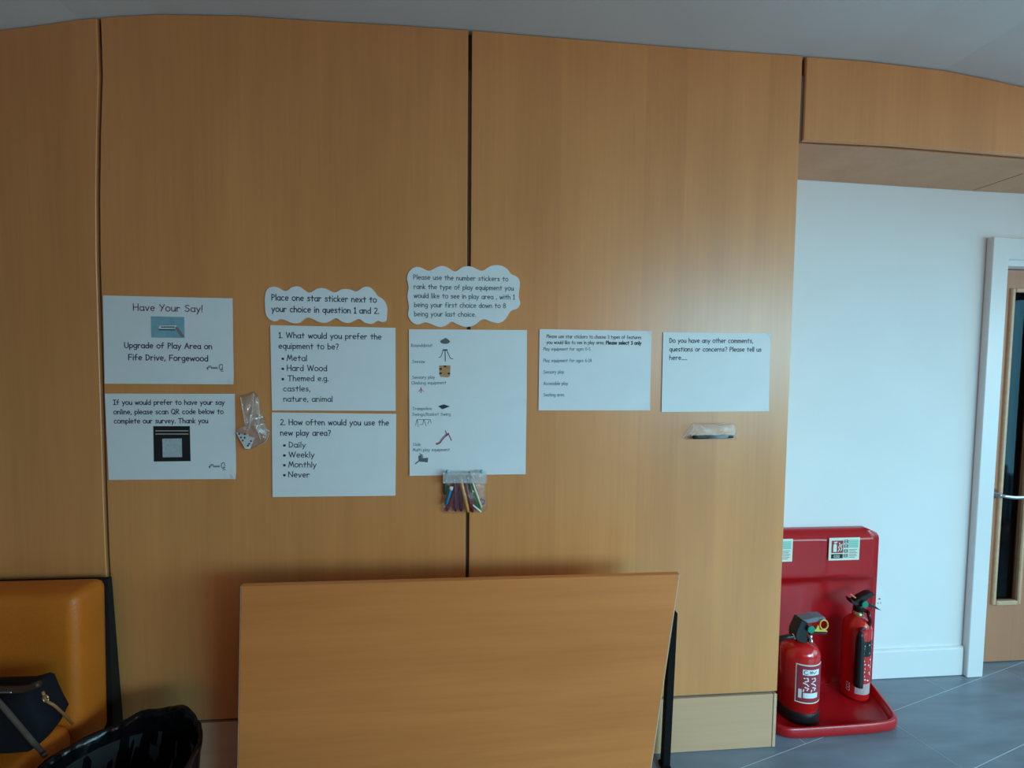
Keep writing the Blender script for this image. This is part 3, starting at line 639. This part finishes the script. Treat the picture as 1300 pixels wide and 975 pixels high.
link('paper_clip', b, mat('violet_plastic', (.09, .05, .4), .4, var=.05), None, True, 'violet ring-shaped clip in the right corner of the pouch', 'clip')
# pen bag on the right
tr_ = pouch('plastic_bag', 'narrow clear plastic bag holding one pen under the comments sheet', smooth_outline([(867, 553), (873, 547), (879, 538), (882, 536.8), (900, 537.5), (915, 537), (928, 537), (934, 539), (936.5, 545), (935, 552), (935, 558.5), (925, 558), (900, 558.3), (880, 558), (871, 557.8)], 3), .024, m='clear2', seed=5, crinkle=.006)
b = B()
for l in ([(868, 555), (874, 547), (879.5, 538)], [(880, 537), (880.5, 545), (876, 551)], [(929, 538), (934, 543), (935, 557)], [(908, 537.5), (928, 537.3)], [(911, 541.5), (927, 541)], [(932, 548), (934, 554)]):
    link('plastic_fold', tb(bez([at(x, y, -.028) for x, y in l], 4), [.0013]*(4*(len(l)-1)+1), 6), M['frost'], tr_, True)
a_, c_ = at(879, 555, -.017), at(930.5, 554.5, -.017)
pn = link('ballpoint_pen', tb([a_.lerp(c_, .4), a_.lerp(c_, .86)], .0062, 12), mat('smoky_barrel', (.22, .27, .3), .25, var=.08), None, True, 'single dark-capped pen lying in the narrow clear bag', 'pen')
link('pen_cap', tb([a_, a_.lerp(c_, .03), a_.lerp(c_, .4)], [.004, .0075, .007], 12), M['blackpl'], pn, True)
link('pen_tip', tb([a_.lerp(c_, .86), c_], [.0065, .005], 12), M['blackpl'], pn, True)

# ================================================================== FOLDED TABLE
nrm = Vector((-.027, 1, .075)); d0 = -.20           # y = d0 -.075 z + .027 x
def attab(px, py):
    d = fw + (px-650)/F*rt - (py-487.5)/F*up
    return ORG + d*((d0 - nrm.dot(ORG))/nrm.dot(d))
TLc, TRc, BRc, BLc = attab(306, 745), attab(862, 729.5), attab(826, 975), attab(302, 975)
def down(t, l, z): return t.lerp(l, (t.z-z)/(t.z-l.z))
BRc = down(TRc, BRc, .024); BLc = down(TLc, BLc, .024)
tbl = empty('folding_table', ((TLc.x+TRc.x)/2, -.1, 0), 'beech laminate tabletop standing on edge against the wood wall, black legs folded', 'table')
nn = nrm.normalized()*.02
hx = hexa(B(), [TLc, TRc, BRc, BLc], nn)
bmesh.ops.bevel(hx, geom=list(hx.edges), offset=.0015, segments=1, affect='EDGES')
link('tabletop', hx, M['table'], tbl)
def strip(a, c, off, w_):
    return hexa(B(), [a+nn*.06+off*.0004, c+nn*.06+off*.0004, c+nn*.94+off*.0004, a+nn*.94+off*.0004], off*w_)
link('edge_banding', strip(TRc, BRc, Vector((1, 0, 0)), .0035), M['edge'], tbl)
link('edge_banding', strip(TLc, BLc, Vector((-1, 0, 0)), .0015), M['edge'], tbl)
lp, lq = at(855, 790, -.055), at(845.5, 970, -.055)
for sx in (1, -1):
    xt = lp.x if sx > 0 else -.50; xb = lq.x-.003 if sx > 0 else -.50
    b = B(); q = [Vector((xt-.014, -.066, .60)), Vector((xt+.010, -.066, .60)), Vector((xb+.014, -.066, .004)), Vector((xb-.012, -.066, .004))]
    hexa(b, q, Vector((0, .03, 0))); link('leg', b, M['blackmetal'], tbl)
    link('foot', bx(xb-.02, xb+.016, -.10, -.034, .0005, .012, bev=.003), M['blackmetal'], tbl)
    yb = d0-.075*.66+.027*xt+.021
    link('leg_bracket', bx(xt-.10, xt-.07, yb-.004, -.04, .575, .605), M['blackmetal'], tbl)
link('crossbar', bx(-.50, lp.x-.01, -.065, -.04, .60, .63), M['blackmetal'], tbl)
b = B()
for xx in (-.70, .70): box(b, xx-.012, xx+.012, d0-.075*.05+.027*xx+.0215, -.045, .03, .05)
b.free()

# ================================================================== CHAIR, BAG, BIN
ch = empty('armchair', (-1.6, -.45, 0), 'tan leather low chair in the left corner against the wood wall', 'armchair')
cr = at(135, 800, -.07).x
ztop = at(80, 741, -.10).z+.004
def cushion(x0, x1, y0, y1, z0, z1, bev, tilt=0):
    b = B(); box(b, x0, x1, y0, y1, z0, z1); bmesh.ops.bevel(b, geom=list(b.edges), offset=bev, segments=5, profile=.5, affect='EDGES')
    bmesh.ops.subdivide_edges(b, edges=[e for e in b.edges if e.calc_length() > .2], cuts=6, use_grid_fill=True)
    for v in b.verts:
        v.co.y += tilt*(v.co.z-z0)
    return b
link('backrest', cushion(cr-.85, cr, -.20, -.06, .27, ztop-.002, .032, .02), M['leather'], ch, True)
q = [Vector((cr+.001, -.058, ztop-.012)), Vector((cr+.001, -.040, ztop-.012)), Vector((cr+.003, -.004, .08)), Vector((cr+.003, -.058, .08))]
link('back_shell', hexa(B(), q, Vector((-.85, 0, 0))), M['darkcloth'], ch)
link('seat', cushion(cr-.86, cr-.004, -.80, -.19, .26, .405, .045), M['leather'], ch, True)
b = tb(bez([Vector((cr-.035, -.206, .43)), Vector((cr-.04, -.208, .5)), Vector((cr-.045, -.205, .6)), Vector((cr-.04, -.2, .74))], 6), .003, 8)
b.free()
link('base_frame', bx(cr-.84, cr-.03, -.76, -.08, .2, .258), M['darkcloth'], ch)
for x, y in ((cr-.06, -.74), (cr-.06, -.1), (cr-.8, -.74), (cr-.8, -.1)):
    link('leg', tb([(x, y, 0), (x, y, .2)], [.014, .02], 12), M['blackmetal'], ch)
# handbag on the seat
def S(px, py, Y): return at(px, py, Y)
YB_ = -.34
bg = empty('handbag', (-1.36, YB_, .405), 'dark navy shoulder bag with brown trim lying on the tan chair', 'bag')
b = B()
out = [(-70, 872), (0, 870), (30, 869), (48, 864), (54, 866), (60, 880), (66, 893), (74, 908), (64, 928), (54, 941), (30, 943), (0, 943), (-70, 943)]
Pf = [S(x, y, YB_) for x, y in out]
zlow = min(p.z for p in Pf); 
Pf = [Vector((p.x, p.y, .408+(p.z-zlow))) if p.z-zlow < .0 else p for p in Pf]
c0_ = sum(Pf, Vector())/len(Pf)
K = 6; rings = []
for k in range(-K, K+1):
    t = k/K; s_ = math.sqrt(max(0.0, 1-abs(t)**3.2))*.16+.84
    rings.append([b.verts.new(c0_ + (p-c0_)*s_ + Vector((0, t*.05, 0))) for p in Pf])
for i in range(len(rings)-1):
    for k in range(len(Pf)): b.faces.new((rings[i][k], rings[i][(k+1) % len(Pf)], rings[i+1][(k+1) % len(Pf)], rings[i+1][k]))
b.faces.new(rings[0][::-1]); b.faces.new(rings[-1])
bmesh.ops.recalc_face_normals(b, faces=b.faces)
link('bag_body', b, M['bag'], bg, True)
link('top_trim', tb(bez([S(-70, 876, YB_-.045), S(0, 876, YB_-.045), S(30, 875, YB_-.045), S(50, 868, YB_-.045)], 5), .009, 8), M['bagtrim'], bg, True)
link('zip', tb(bez([S(0, 879, YB_-.053), S(15, 879, YB_-.053)], 4), .0022, 6), M['chrome'], bg, True)
link('shoulder_strap', tb(bez([S(-40, 869, YB_-.03), S(-22, 872, YB_-.062), S(0, 893, YB_-.085), S(25, 922, YB_-.085), S(42, 942, YB_-.082), atz(52, 953, .413), atz(57, 959, .411)], 6), .0062, 8), M['strap'], bg, True)
link('thin_strap', tb(bez([S(54, 878, YB_-.052), S(60, 890, YB_-.055), S(68, 895, YB_-.052), S(76, 902, YB_-.03), S(86, 912, YB_+.03), S(92, 919, -.235)], 6), .0033, 8), M['tanstrap'], bg, True)
link('strap_ring', tb([S(58+3.2*math.cos(a*math.pi/5), 887+4*math.sin(a*math.pi/5), YB_-.056) for a in range(11)], .0022, 8), M['brass'], bg, True)
# bin
BX, BY, BR, BZ = -.965, -.405, .203, .425
bn = empty('waste_bin', (BX, BY, 0), 'waste bin with black bin liner on the floor between chair and table', 'bin')
link('bin_body', lathe(BX, BY, [(.15, .001), (.155, .01), (.185, .37), (.183, .372), (.15, .012)], 40), M['bin'], bn, True)
b = B(); n = 150; rings = []
def rimz(a):
    d = math.degrees(a) % 360
    pk = .030*math.exp(-((d-62)/16)**2) + .012*math.exp(-((d-100)/20)**2) - .012*math.exp(-((d-140)/25)**2)
    return pk + .003*math.sin(5*a+1) + .0015*math.sin(11*a)
prof = [(.163, .20), (.185, .25), (.194, .32), (.199, .38), (.203, .405), (.204, .418), (.199, .424), (.192, .420), (.188, .405), (.184, .38), (.180, .35), (.177, .32), (.174, .29), (.171, .26), (.168, .23), (.165, .18), (.16, .13), (.155, .08), (.10, .03)]
for i, (r, z) in enumerate(prof):
    ring = []
    for k in range(n):
        a = 2*math.pi*k/n; wv = min(1, max(0, (z-.12)/.3)); rr_ = r + (.007 if i > 6 else .003)*noise.noise(Vector((math.cos(a)*13, math.sin(a)*13, z*26))) + .005*noise.noise(Vector((math.cos(a)*4, math.sin(a)*4, z*9)))*(1 if i not in (5, 6) else .6) + .0012*math.sin(17*a+z*20)
        ring.append(b.verts.new((BX+rr_*math.cos(a), BY+rr_*math.sin(a), z+rimz(a)*wv)))
    rings.append(ring)
for i in range(len(rings)-1):
    for k in range(n): b.faces.new((rings[i][k], rings[i][(k+1) % n], rings[i+1][(k+1) % n], rings[i+1][k]))
b.faces.new(rings[-1])
link('bin_liner', b, M['liner'], bn, True)

# ================================================================== FIRE POINT
st = empty('extinguisher_stand', (1.585, .18, 0), 'red moulded plastic fire extinguisher stand in the white alcove', 'stand')
SC, SH = 1.588, .312
# back panel as a height field with closed sides
b = B(); NX, NZ = 44, 54; ZT = .758; Fv = []; Kv = []
def halfw(z):
    r = .045
    return SH if z < ZT-r else SH-r+math.sqrt(max(0, r*r-(z-(ZT-r))**2))
def sm(x, a, c): t = max(0, min(1, (x-a)/(c-a))); return t*t*(3-2*t)
for j in range(NZ+1):
    z = .012+(ZT-.012)*(j/NZ)
    if j > NZ-8: z = ZT-(ZT-z)*1.0
    hw = halfw(min(z, ZT-1e-5))
    for i in range(NX+1):
        s = -1+2*i/NX; x = SC+s*hw
        y = .318
        inn = sm(1-abs(s), 0, .10)                                   # rolled side rim
        y -= .012*(1-inn)
        topm = sm(z, .515, .545)*(1-sm(z, .728, .742))*sm(1-abs(s), .06, .12)
        y -= .030*topm                                              # protruding sign board
        y -= .007*math.exp(-((x-SC-.03)/.007)**2)*topm*(sm(z, .56, .58))
        y -= .012*math.exp(-((z-.012)/.035)**2)*sm(1-abs(s), 0, .18)                     # sweep into the tray
        low = (1-sm(z, .49, .53))
        y += .014*low*max(math.exp(-((x-SC-.15)/.085)**2), math.exp(-((x-SC+.15)/.085)**2))
        y += .010*(1-sm(ZT-z, 0, .02))
        Fv.append(b.verts.new((x, y, z))); Kv.append(b.verts.new((x, .3575, z)))
W_ = NX+1
for j in range(NZ):
    for i in range(NX):
        a = j*W_+i; b.faces.new((Fv[a], Fv[a+1], Fv[a+W_+1], Fv[a+W_])); b.faces.new((Kv[a], Kv[a+W_], Kv[a+W_+1], Kv[a+1]))
ring = [i for i in range(W_)]+[j*W_+NX for j in range(1, NZ+1)]+[NZ*W_+i for i in range(NX-1, -1, -1)]+[j*W_ for j in range(NZ-1, 0, -1)]
for i in range(len(ring)):
    a, c = ring[i], ring[(i+1) % len(ring)]; b.faces.new((Fv[a], Kv[a], Kv[c], Fv[c]))
bmesh.ops.recalc_face_normals(b, faces=b.faces)
link('back_board', b, M['red'], st, True)
# tray
TX = 1.555
RIM = [(1.885, .335), (1.866, .25), (1.838, .165), (1.815, .10), (1.795, .062), (1.76, .042), (1.70, .034), (1.60, .030), (1.45, .028), (1.34, .028), (1.285, .034), (1.25, .06), (1.234, .11), (1.228, .20), (1.226, .335)]
OUT = [(p.x, p.y) for p in bez([Vector((x, y, 0)) for x, y in RIM], 5)]
cx_, cy_ = TX, .19
def ringpts(k, z, dy=0): return [(cx_+(x-cx_)*k, min(.335, cy_+(y-cy_)*k), z) for x, y in OUT]
b = B(); rs = [[b.verts.new(p) for p in ringpts(k, z)] for k, z in ((.965, .0008), (.99, .006), (1.0, .018), (1.0, .034), (.985, .044), (.955, .047), (.925, .042), (.895, .024), (.87, .016), (.5, .014))]
for i in range(len(rs)-1):
    for k in range(len(OUT)-1): b.faces.new((rs[i][k], rs[i][k+1], rs[i+1][k+1], rs[i+1][k]))
    b.faces.new((rs[i][-1], rs[i][0], rs[i+1][0], rs[i+1][-1]))
b.faces.new(rs[0][::-1]); b.faces.new(rs[-1]); bmesh.ops.recalc_face_normals(b, faces=b.faces)
link('tray', b, M['red'], st, True)
# instruction signs on the stand
def sign(x0, label):
    z0, z1, W = .628, .733, .150; Y = .2805
    r = link('instruction_sign', bx(x0, x0+W, Y, Y+.0022, z0, z1), M['cream'], None, False, label, 'sign')
    T = Y-.0004
    def rc(nm, a, c, d, e, m, T_=T):
        b = B(); b.faces.new([b.verts.new(v) for v in ((x0+a*W, T_, z0+d*(z1-z0)), (x0+c*W, T_, z0+d*(z1-z0)), (x0+c*W, T_, z0+e*(z1-z0)), (x0+a*W, T_, z0+e*(z1-z0)))]); return link(nm, b, M[m], r)
    rc('red_block', .08, .46, .33, .88, 'redp'); rc('black_block', .08, .46, .09, .28, 'black')
    b = B(); U = lambda u, v: Vector((x0+u*W, T-.0003, z0+v*(z1-z0)))
    for pl in ([(.14, .38), (.25, .38), (.25, .68), (.22, .74), (.17, .74), (.14, .68)], [(.17, .76), (.26, .78), (.26, .84), (.15, .82)]): b.faces.new([b.verts.new(U(*p)) for p in pl])
    strokes_to(b, [[(.30, .40), (.34, .50), (.31, .58), (.36, .68), (.33, .78)], [(.38, .42), (.42, .52), (.38, .60), (.42, .72)]], U, .03)
    st_, W2 = layout('CO2'); strokes_to(b, [[(.17+p[0]*.1, .13+p[1]*.13) for p in s] for s in st_], U, .016)
    link('white_symbols', b, M['cream'], r)
    b = B()
    for k, v in enumerate((.83, .63, .41, .2)):
        strokes_to(b, [[(.50, v-.06), (.60, v-.06), (.60, v+.06), (.50, v+.06), (.50, v-.06)], [(.52, v), (.58, v)]], U, .03)
    link('step_icons', b, M['grey'], r)
    b = B()
    strokes_to(b, [[(.65, v), (.93, v)] for v in (.88, .82, .76, .7, .64, .58)], U, .045); link('green_lettering', b, M['green'], r)
    b = B()
    strokes_to(b, [[(.65, v), (.65+q, v)] for v, q in ((.47, .26), (.40, .22), (.33, .27), (.26, .24), (.19, .26), (.12, .2))], U, .022); link('small_lettering', b, M['grey'], r)
sign(1.632, 'cream instruction sign with red and green blocks, right half of the stand')
sign(1.306, 'instruction sign partly hidden by the wood wall, left half of the stand')
# wall socket
so = link('wall_socket', bx(1.90, 1.985, .351, .3595, .345, .43, bev=.003), M['gloss_white'], None, False, 'white wall socket behind the black extinguisher handle', 'socket')
b = B()
for xx in (1.925, 1.96):
    box(b, xx-.004, xx+.004, .3495, .352, .398, .404); box(b, xx-.009, xx-.005, .3495, .352, .378, .382); box(b, xx+.005, xx+.009, .3495, .352, .378, .382)
link('socket_holes', b, M['grey'], so)

CAMD = lambda x, y: math.atan2(ORG.y-y, ORG.x-x)
def cyl_map(cx, cy, r, a0, z0):
    return lambda u, v: Vector((cx+r*math.cos(a0+u/r), cy+r*math.sin(a0+u/r), z0+v))
def cyl_patch(cx, cy, r, a0, a1, z0, z1, n=16):
    b = B(); lo = []; hi = []
    for i in range(n+1):
        a = a0+(a1-a0)*i/n; lo.append(b.verts.new((cx+r*math.cos(a), cy+r*math.sin(a), z0))); hi.append(b.verts.new((cx+r*math.cos(a), cy+r*math.sin(a), z1)))
    for i in range(n): b.faces.new((lo[i], lo[i+1], hi[i+1], hi[i]))
    return b
rad = math.radians
# --- left extinguisher (foam type)
X1, Y1, R1, ZB = 1.413, .155, .080, .0155
e1 = empty('fire_extinguisher', (X1, Y1, ZB), 'red fire extinguisher with yellow pull ring and grey lever, left on the stand', 'extinguisher')
link('cylinder', lathe(X1, Y1, [(.07, .03), (R1, .04), (R1, .285), (.078, .305), (.070, .323), (.055, .337), (.03, .345), (.02, .352)], 56), M['redcan'], e1, True)
link('base_ring', lathe(X1, Y1, [(.079, ZB), (.0825, ZB+.006), (.0825, .065), (.081, .067), (.07, .06)], 48), M['blackpl'], e1, True)
c1 = CAMD(X1, Y1)
lb = link('label', cyl_patch(X1, Y1, R1+.0004, c1-rad(6), c1+rad(92), .112, .278), M['cream'], e1, True)
link('label_field', cyl_patch(X1, Y1, R1+.0008, c1-rad(3.5), c1+rad(90), .117, .273), M['redp'], lb, True)
b = B(); m_ = cyl_map(X1, Y1, R1+.0012, c1-rad(3.5), .122)
wv = rad(98)*R1
for (u0, u1, v0, v1) in ((.022, .095, .112, .136), (.008, .020, .012, .05), (.026, .09, .014, .036)):
    n = 8
    for i in range(n):
        ua, ub = u0+(u1-u0)*i/n, u0+(u1-u0)*(i+1)/n
        b.faces.new([b.verts.new(m_(*p)) for p in ((ua, v0), (ub, v0), (ub, v1), (ua, v1))])
for cx2 in (.036, .068):
    strokes_to(b, [[(cx2-.008, .098), (cx2+.006, .1), (cx2+.008, .088), (cx2-.004, .084)], [(cx2-.01, .078), (cx2+.002, .074), (cx2+.01, .066)], [(cx2-.004, .06), (cx2+.01, .056), (cx2+.004, .048)], [(cx2-.008, .05), (cx2-.01, .042)]], m_, .0045)
link('label_print', b, M['paper'], lb)
b = B(); m2_ = cyl_map(X1, Y1, R1+.0016, c1-rad(3.5), .122)
strokes_to(b, [A(.035, .124, .008, .008, 60, 320, 10), [(.05, .12), (.052, .13), (.058, .12), (.06, .13), (.068, .12)], [(.07, .12), (.08, .128)], [(.028, .112), (.08, .111)]], m2_, .0025)
strokes_to(b, [[(.03, v), (.08, v)] for v in (.018, .023, .028, .032)], m2_, .0012)
link('label_lettering', b, M['black'], lb)
def L1(px, py, Y=.10): return at(px, py, Y)
YH = .135
hv = link('valve_head', tb([(X1, Y1, .345), (X1, Y1, .36), (X1-.002, Y1-.004, .385), (X1+.004, Y1-.008, .405)], [.028, .03, .028, .018], 16), M['blackpl'], e1, True)
b = B(); pts = [(1011, 802), (1018, 787), (1026, 791), (1028, 800), (1026, 806), (1028, 815), (1022, 818), (1012, 814), (1010, 808)]
P = [at(x, y, .105) for x, y in pts]; hb = prism([(p.x, p.z) for p in P][::-1], .105, .15, .003); link('head_block', hb, M['blackpl'], e1)
P = [at(x, y, .10) for x, y in [(1020, 788), (1035, 784.5), (1047, 783.5), (1049, 786), (1046, 788), (1038, 790), (1026, 792)]]
link('grey_lever', prism([(p.x, p.z) for p in P][::-1], .10, .145, .003), M['greypl'], e1)
P = [at(x, y, .10) for x, y in [(1029, 802.5), (1049, 803), (1051, 804.5), (1048, 806), (1036, 805), (1028, 806)]]
link('carry_handle', prism([(p.x, p.z) for p in P][::-1], .10, .145, .002), M['blackpl'], e1)
P = [at(x, y, .098) for x, y in [(1032, 801), (1050, 801.5), (1048, 799), (1040, 799), (1038, 792.5), (1035.5, 797.5)]]
yl = link('yellow_tag', prism([(p.x, p.z) for p in P][::-1], .094, .098), M['yellow'], e1)
link('pull_ring', tb([at(1045.8+5.0*math.cos(a*math.pi/8), 793+6*math.sin(a*math.pi/8), .094) for a in range(17)], .0032, 8), M['yellow'], e1, True)
p = at(1029, 798.5, .10); b = lathe(0, 0, [(.001, 0), (.0155, 0), (.0155, .006), (.001, .007)], 24)
bmesh.ops.transform(b, matrix=Matrix.Translation(p) @ Matrix.Rotation(rad(90), 4, 'X'), verts=b.verts); link('green_disc', b, M['greendisc'], e1)
b = tb([at(1029, 806, .10), at(1029, 813, .10)], .006, 10); tube(b, [at(1029, 812, .10), at(1030, 817, .10)], .008, 8); link('gauge_stem', b, M['chrome'], e1, True)
link('hose_collar', tb([at(1014, 808, .12), at(1006, 808, .12)], .0115, 12), M['chrome'], e1, True)
link('hose', tb(bez([at(1007, 808, .12), at(998, 809, .12), at(990, 811, .13), Vector((X1-.11, Y1-.01, .335)), Vector((X1-.12, Y1, .26)), Vector((X1-.105, Y1, .12))], 6), .010, 12), M['blackpl'], e1, True)
# --- right extinguisher (CO2)
Y2, R2 = .245, .056
X2 = at(1085.5, 850, Y2).x
e2 = empty('fire_extinguisher', (X2, Y2, ZB), 'slimmer red fire extinguisher with black discharge horn, right on the stand', 'extinguisher')
link('cylinder', lathe(X2, Y2, [(.049, ZB), (.055, ZB+.005), (R2, ZB+.012), (R2, .32), (.055, .342), (.047, .362), (.034, .377), (.021, .388), (.017, .40)], 56), M['redcan'], e2, True)
c2 = CAMD(X2, Y2)
link('brass_neck', lathe(X2, Y2, [(.02, .385), (.023, .39), (.023, .403), (.018, .405), (.018, .42)], 24), M['brass'], e2, True)
lb = link('label', cyl_patch(X2, Y2, R2+.0005, c2+rad(2), c2+rad(78), .05, .10), mat('faded_pink_label', (.55, .42, .42), .5, var=.1, vscale=60), e2, True)
link('label_band', cyl_patch(X2, Y2, R2+.0005, c2+rad(25), c2+rad(85), .225, .295), M['blackpl'], e2, True)
b = B(); m_ = cyl_map(X2, Y2, R2+.0009, c2+rad(28), .10)
strokes_to(b, [[(.008, .175), (.03, .178), (.05, .176)], [(.008, .162), (.045, .162)], [(.006, .14), (.03, .14)], [(.008, .105), (.04, .108)], [(.01, .09), (.03, .085)], [(.012, .07), (.04, .074)], [(.01, .055), (.035, .05)], [(.012, .035), (.04, .04)], [(.012, .02), (.03, .015)]], m_, .0065)
link('label_print', b, M['paper'], e2)
b = B(); st_, W2 = layout('CO2'); m_ = cyl_map(X2, Y2, R2+.0009, c2-rad(33), .052)
strokes_to(b, [[(.0155-p_[1]*.018, p_[0]*.022) for p_ in s] for s in st_], m_, .0028); link('co2_lettering', b, M['paper'], e2)
ha = c2+rad(10); hxp = lambda r: (X2+r*math.cos(ha), Y2+r*math.sin(ha))
hx_, hy_ = hxp(R2+.020)
b = B(); tube(b, [(hx_, hy_, .345), (hx_, hy_, .33), (hx_, hy_, .30), (hx_, hy_, .105), (hx_, hy_, .10)], [.008, .012, .0165, .0185, .019], 18); link('discharge_horn', b, M['blackpl'], e2, True)
Y_ = .205
link('hose', tb(bez([(X2, Y2, .415), Vector((X2+.03, Y2-.02, .412)), at(1103, 781, Y_), at(1105, 789, Y_), at(1101, 796, Y_), at(1094, 799, Y_-.01), Vector((hx_, hy_, .345))], 6), .0085, 12), mat('dark_red_hose', (.12, .006, .012), .3, var=.05), e2, True)
P = [at(x, y, .215) for x, y in [(1080, 760), (1085, 764), (1094, 758), (1104, 753), (1109, 752.5), (1112, 755.5), (1104, 760), (1098, 764.5), (1094, 768), (1086, 769), (1082, 766)]]
link('squeeze_lever', prism([(p.x, p.z) for p in P][::-1], .215, .245, .002), M['blackpl'], e2)
P = [at(x, y, .215) for x, y in [(1096, 766), (1106, 767), (1112, 770), (1119.5, 775.5), (1110, 772.5), (1098, 770)]]
link('carry_handle', prism([(p.x, p.z) for p in P][::-1], .215, .245, .002), M['blackpl'], e2)
link('valve_block', tb([(X2, Y2, .41), (X2, Y2-.005, .45)], [.02, .022], 16), M['blackpl'], e2, True)
p = at(1097.3, 766.8, .208); b = lathe(0, 0, [(.001, 0), (.0145, 0), (.0145, .006), (.001, .007)], 24)
bmesh.ops.transform(b, matrix=Matrix.Translation(p) @ Matrix.Rotation(rad(90), 4, 'X'), verts=b.verts); link('green_disc', b, M['greendisc'], e2)
link('orange_tab', tb([at(1079, 754, .235), at(1086, 759, .225)], .0042, 8), M['orangepl'], e2)
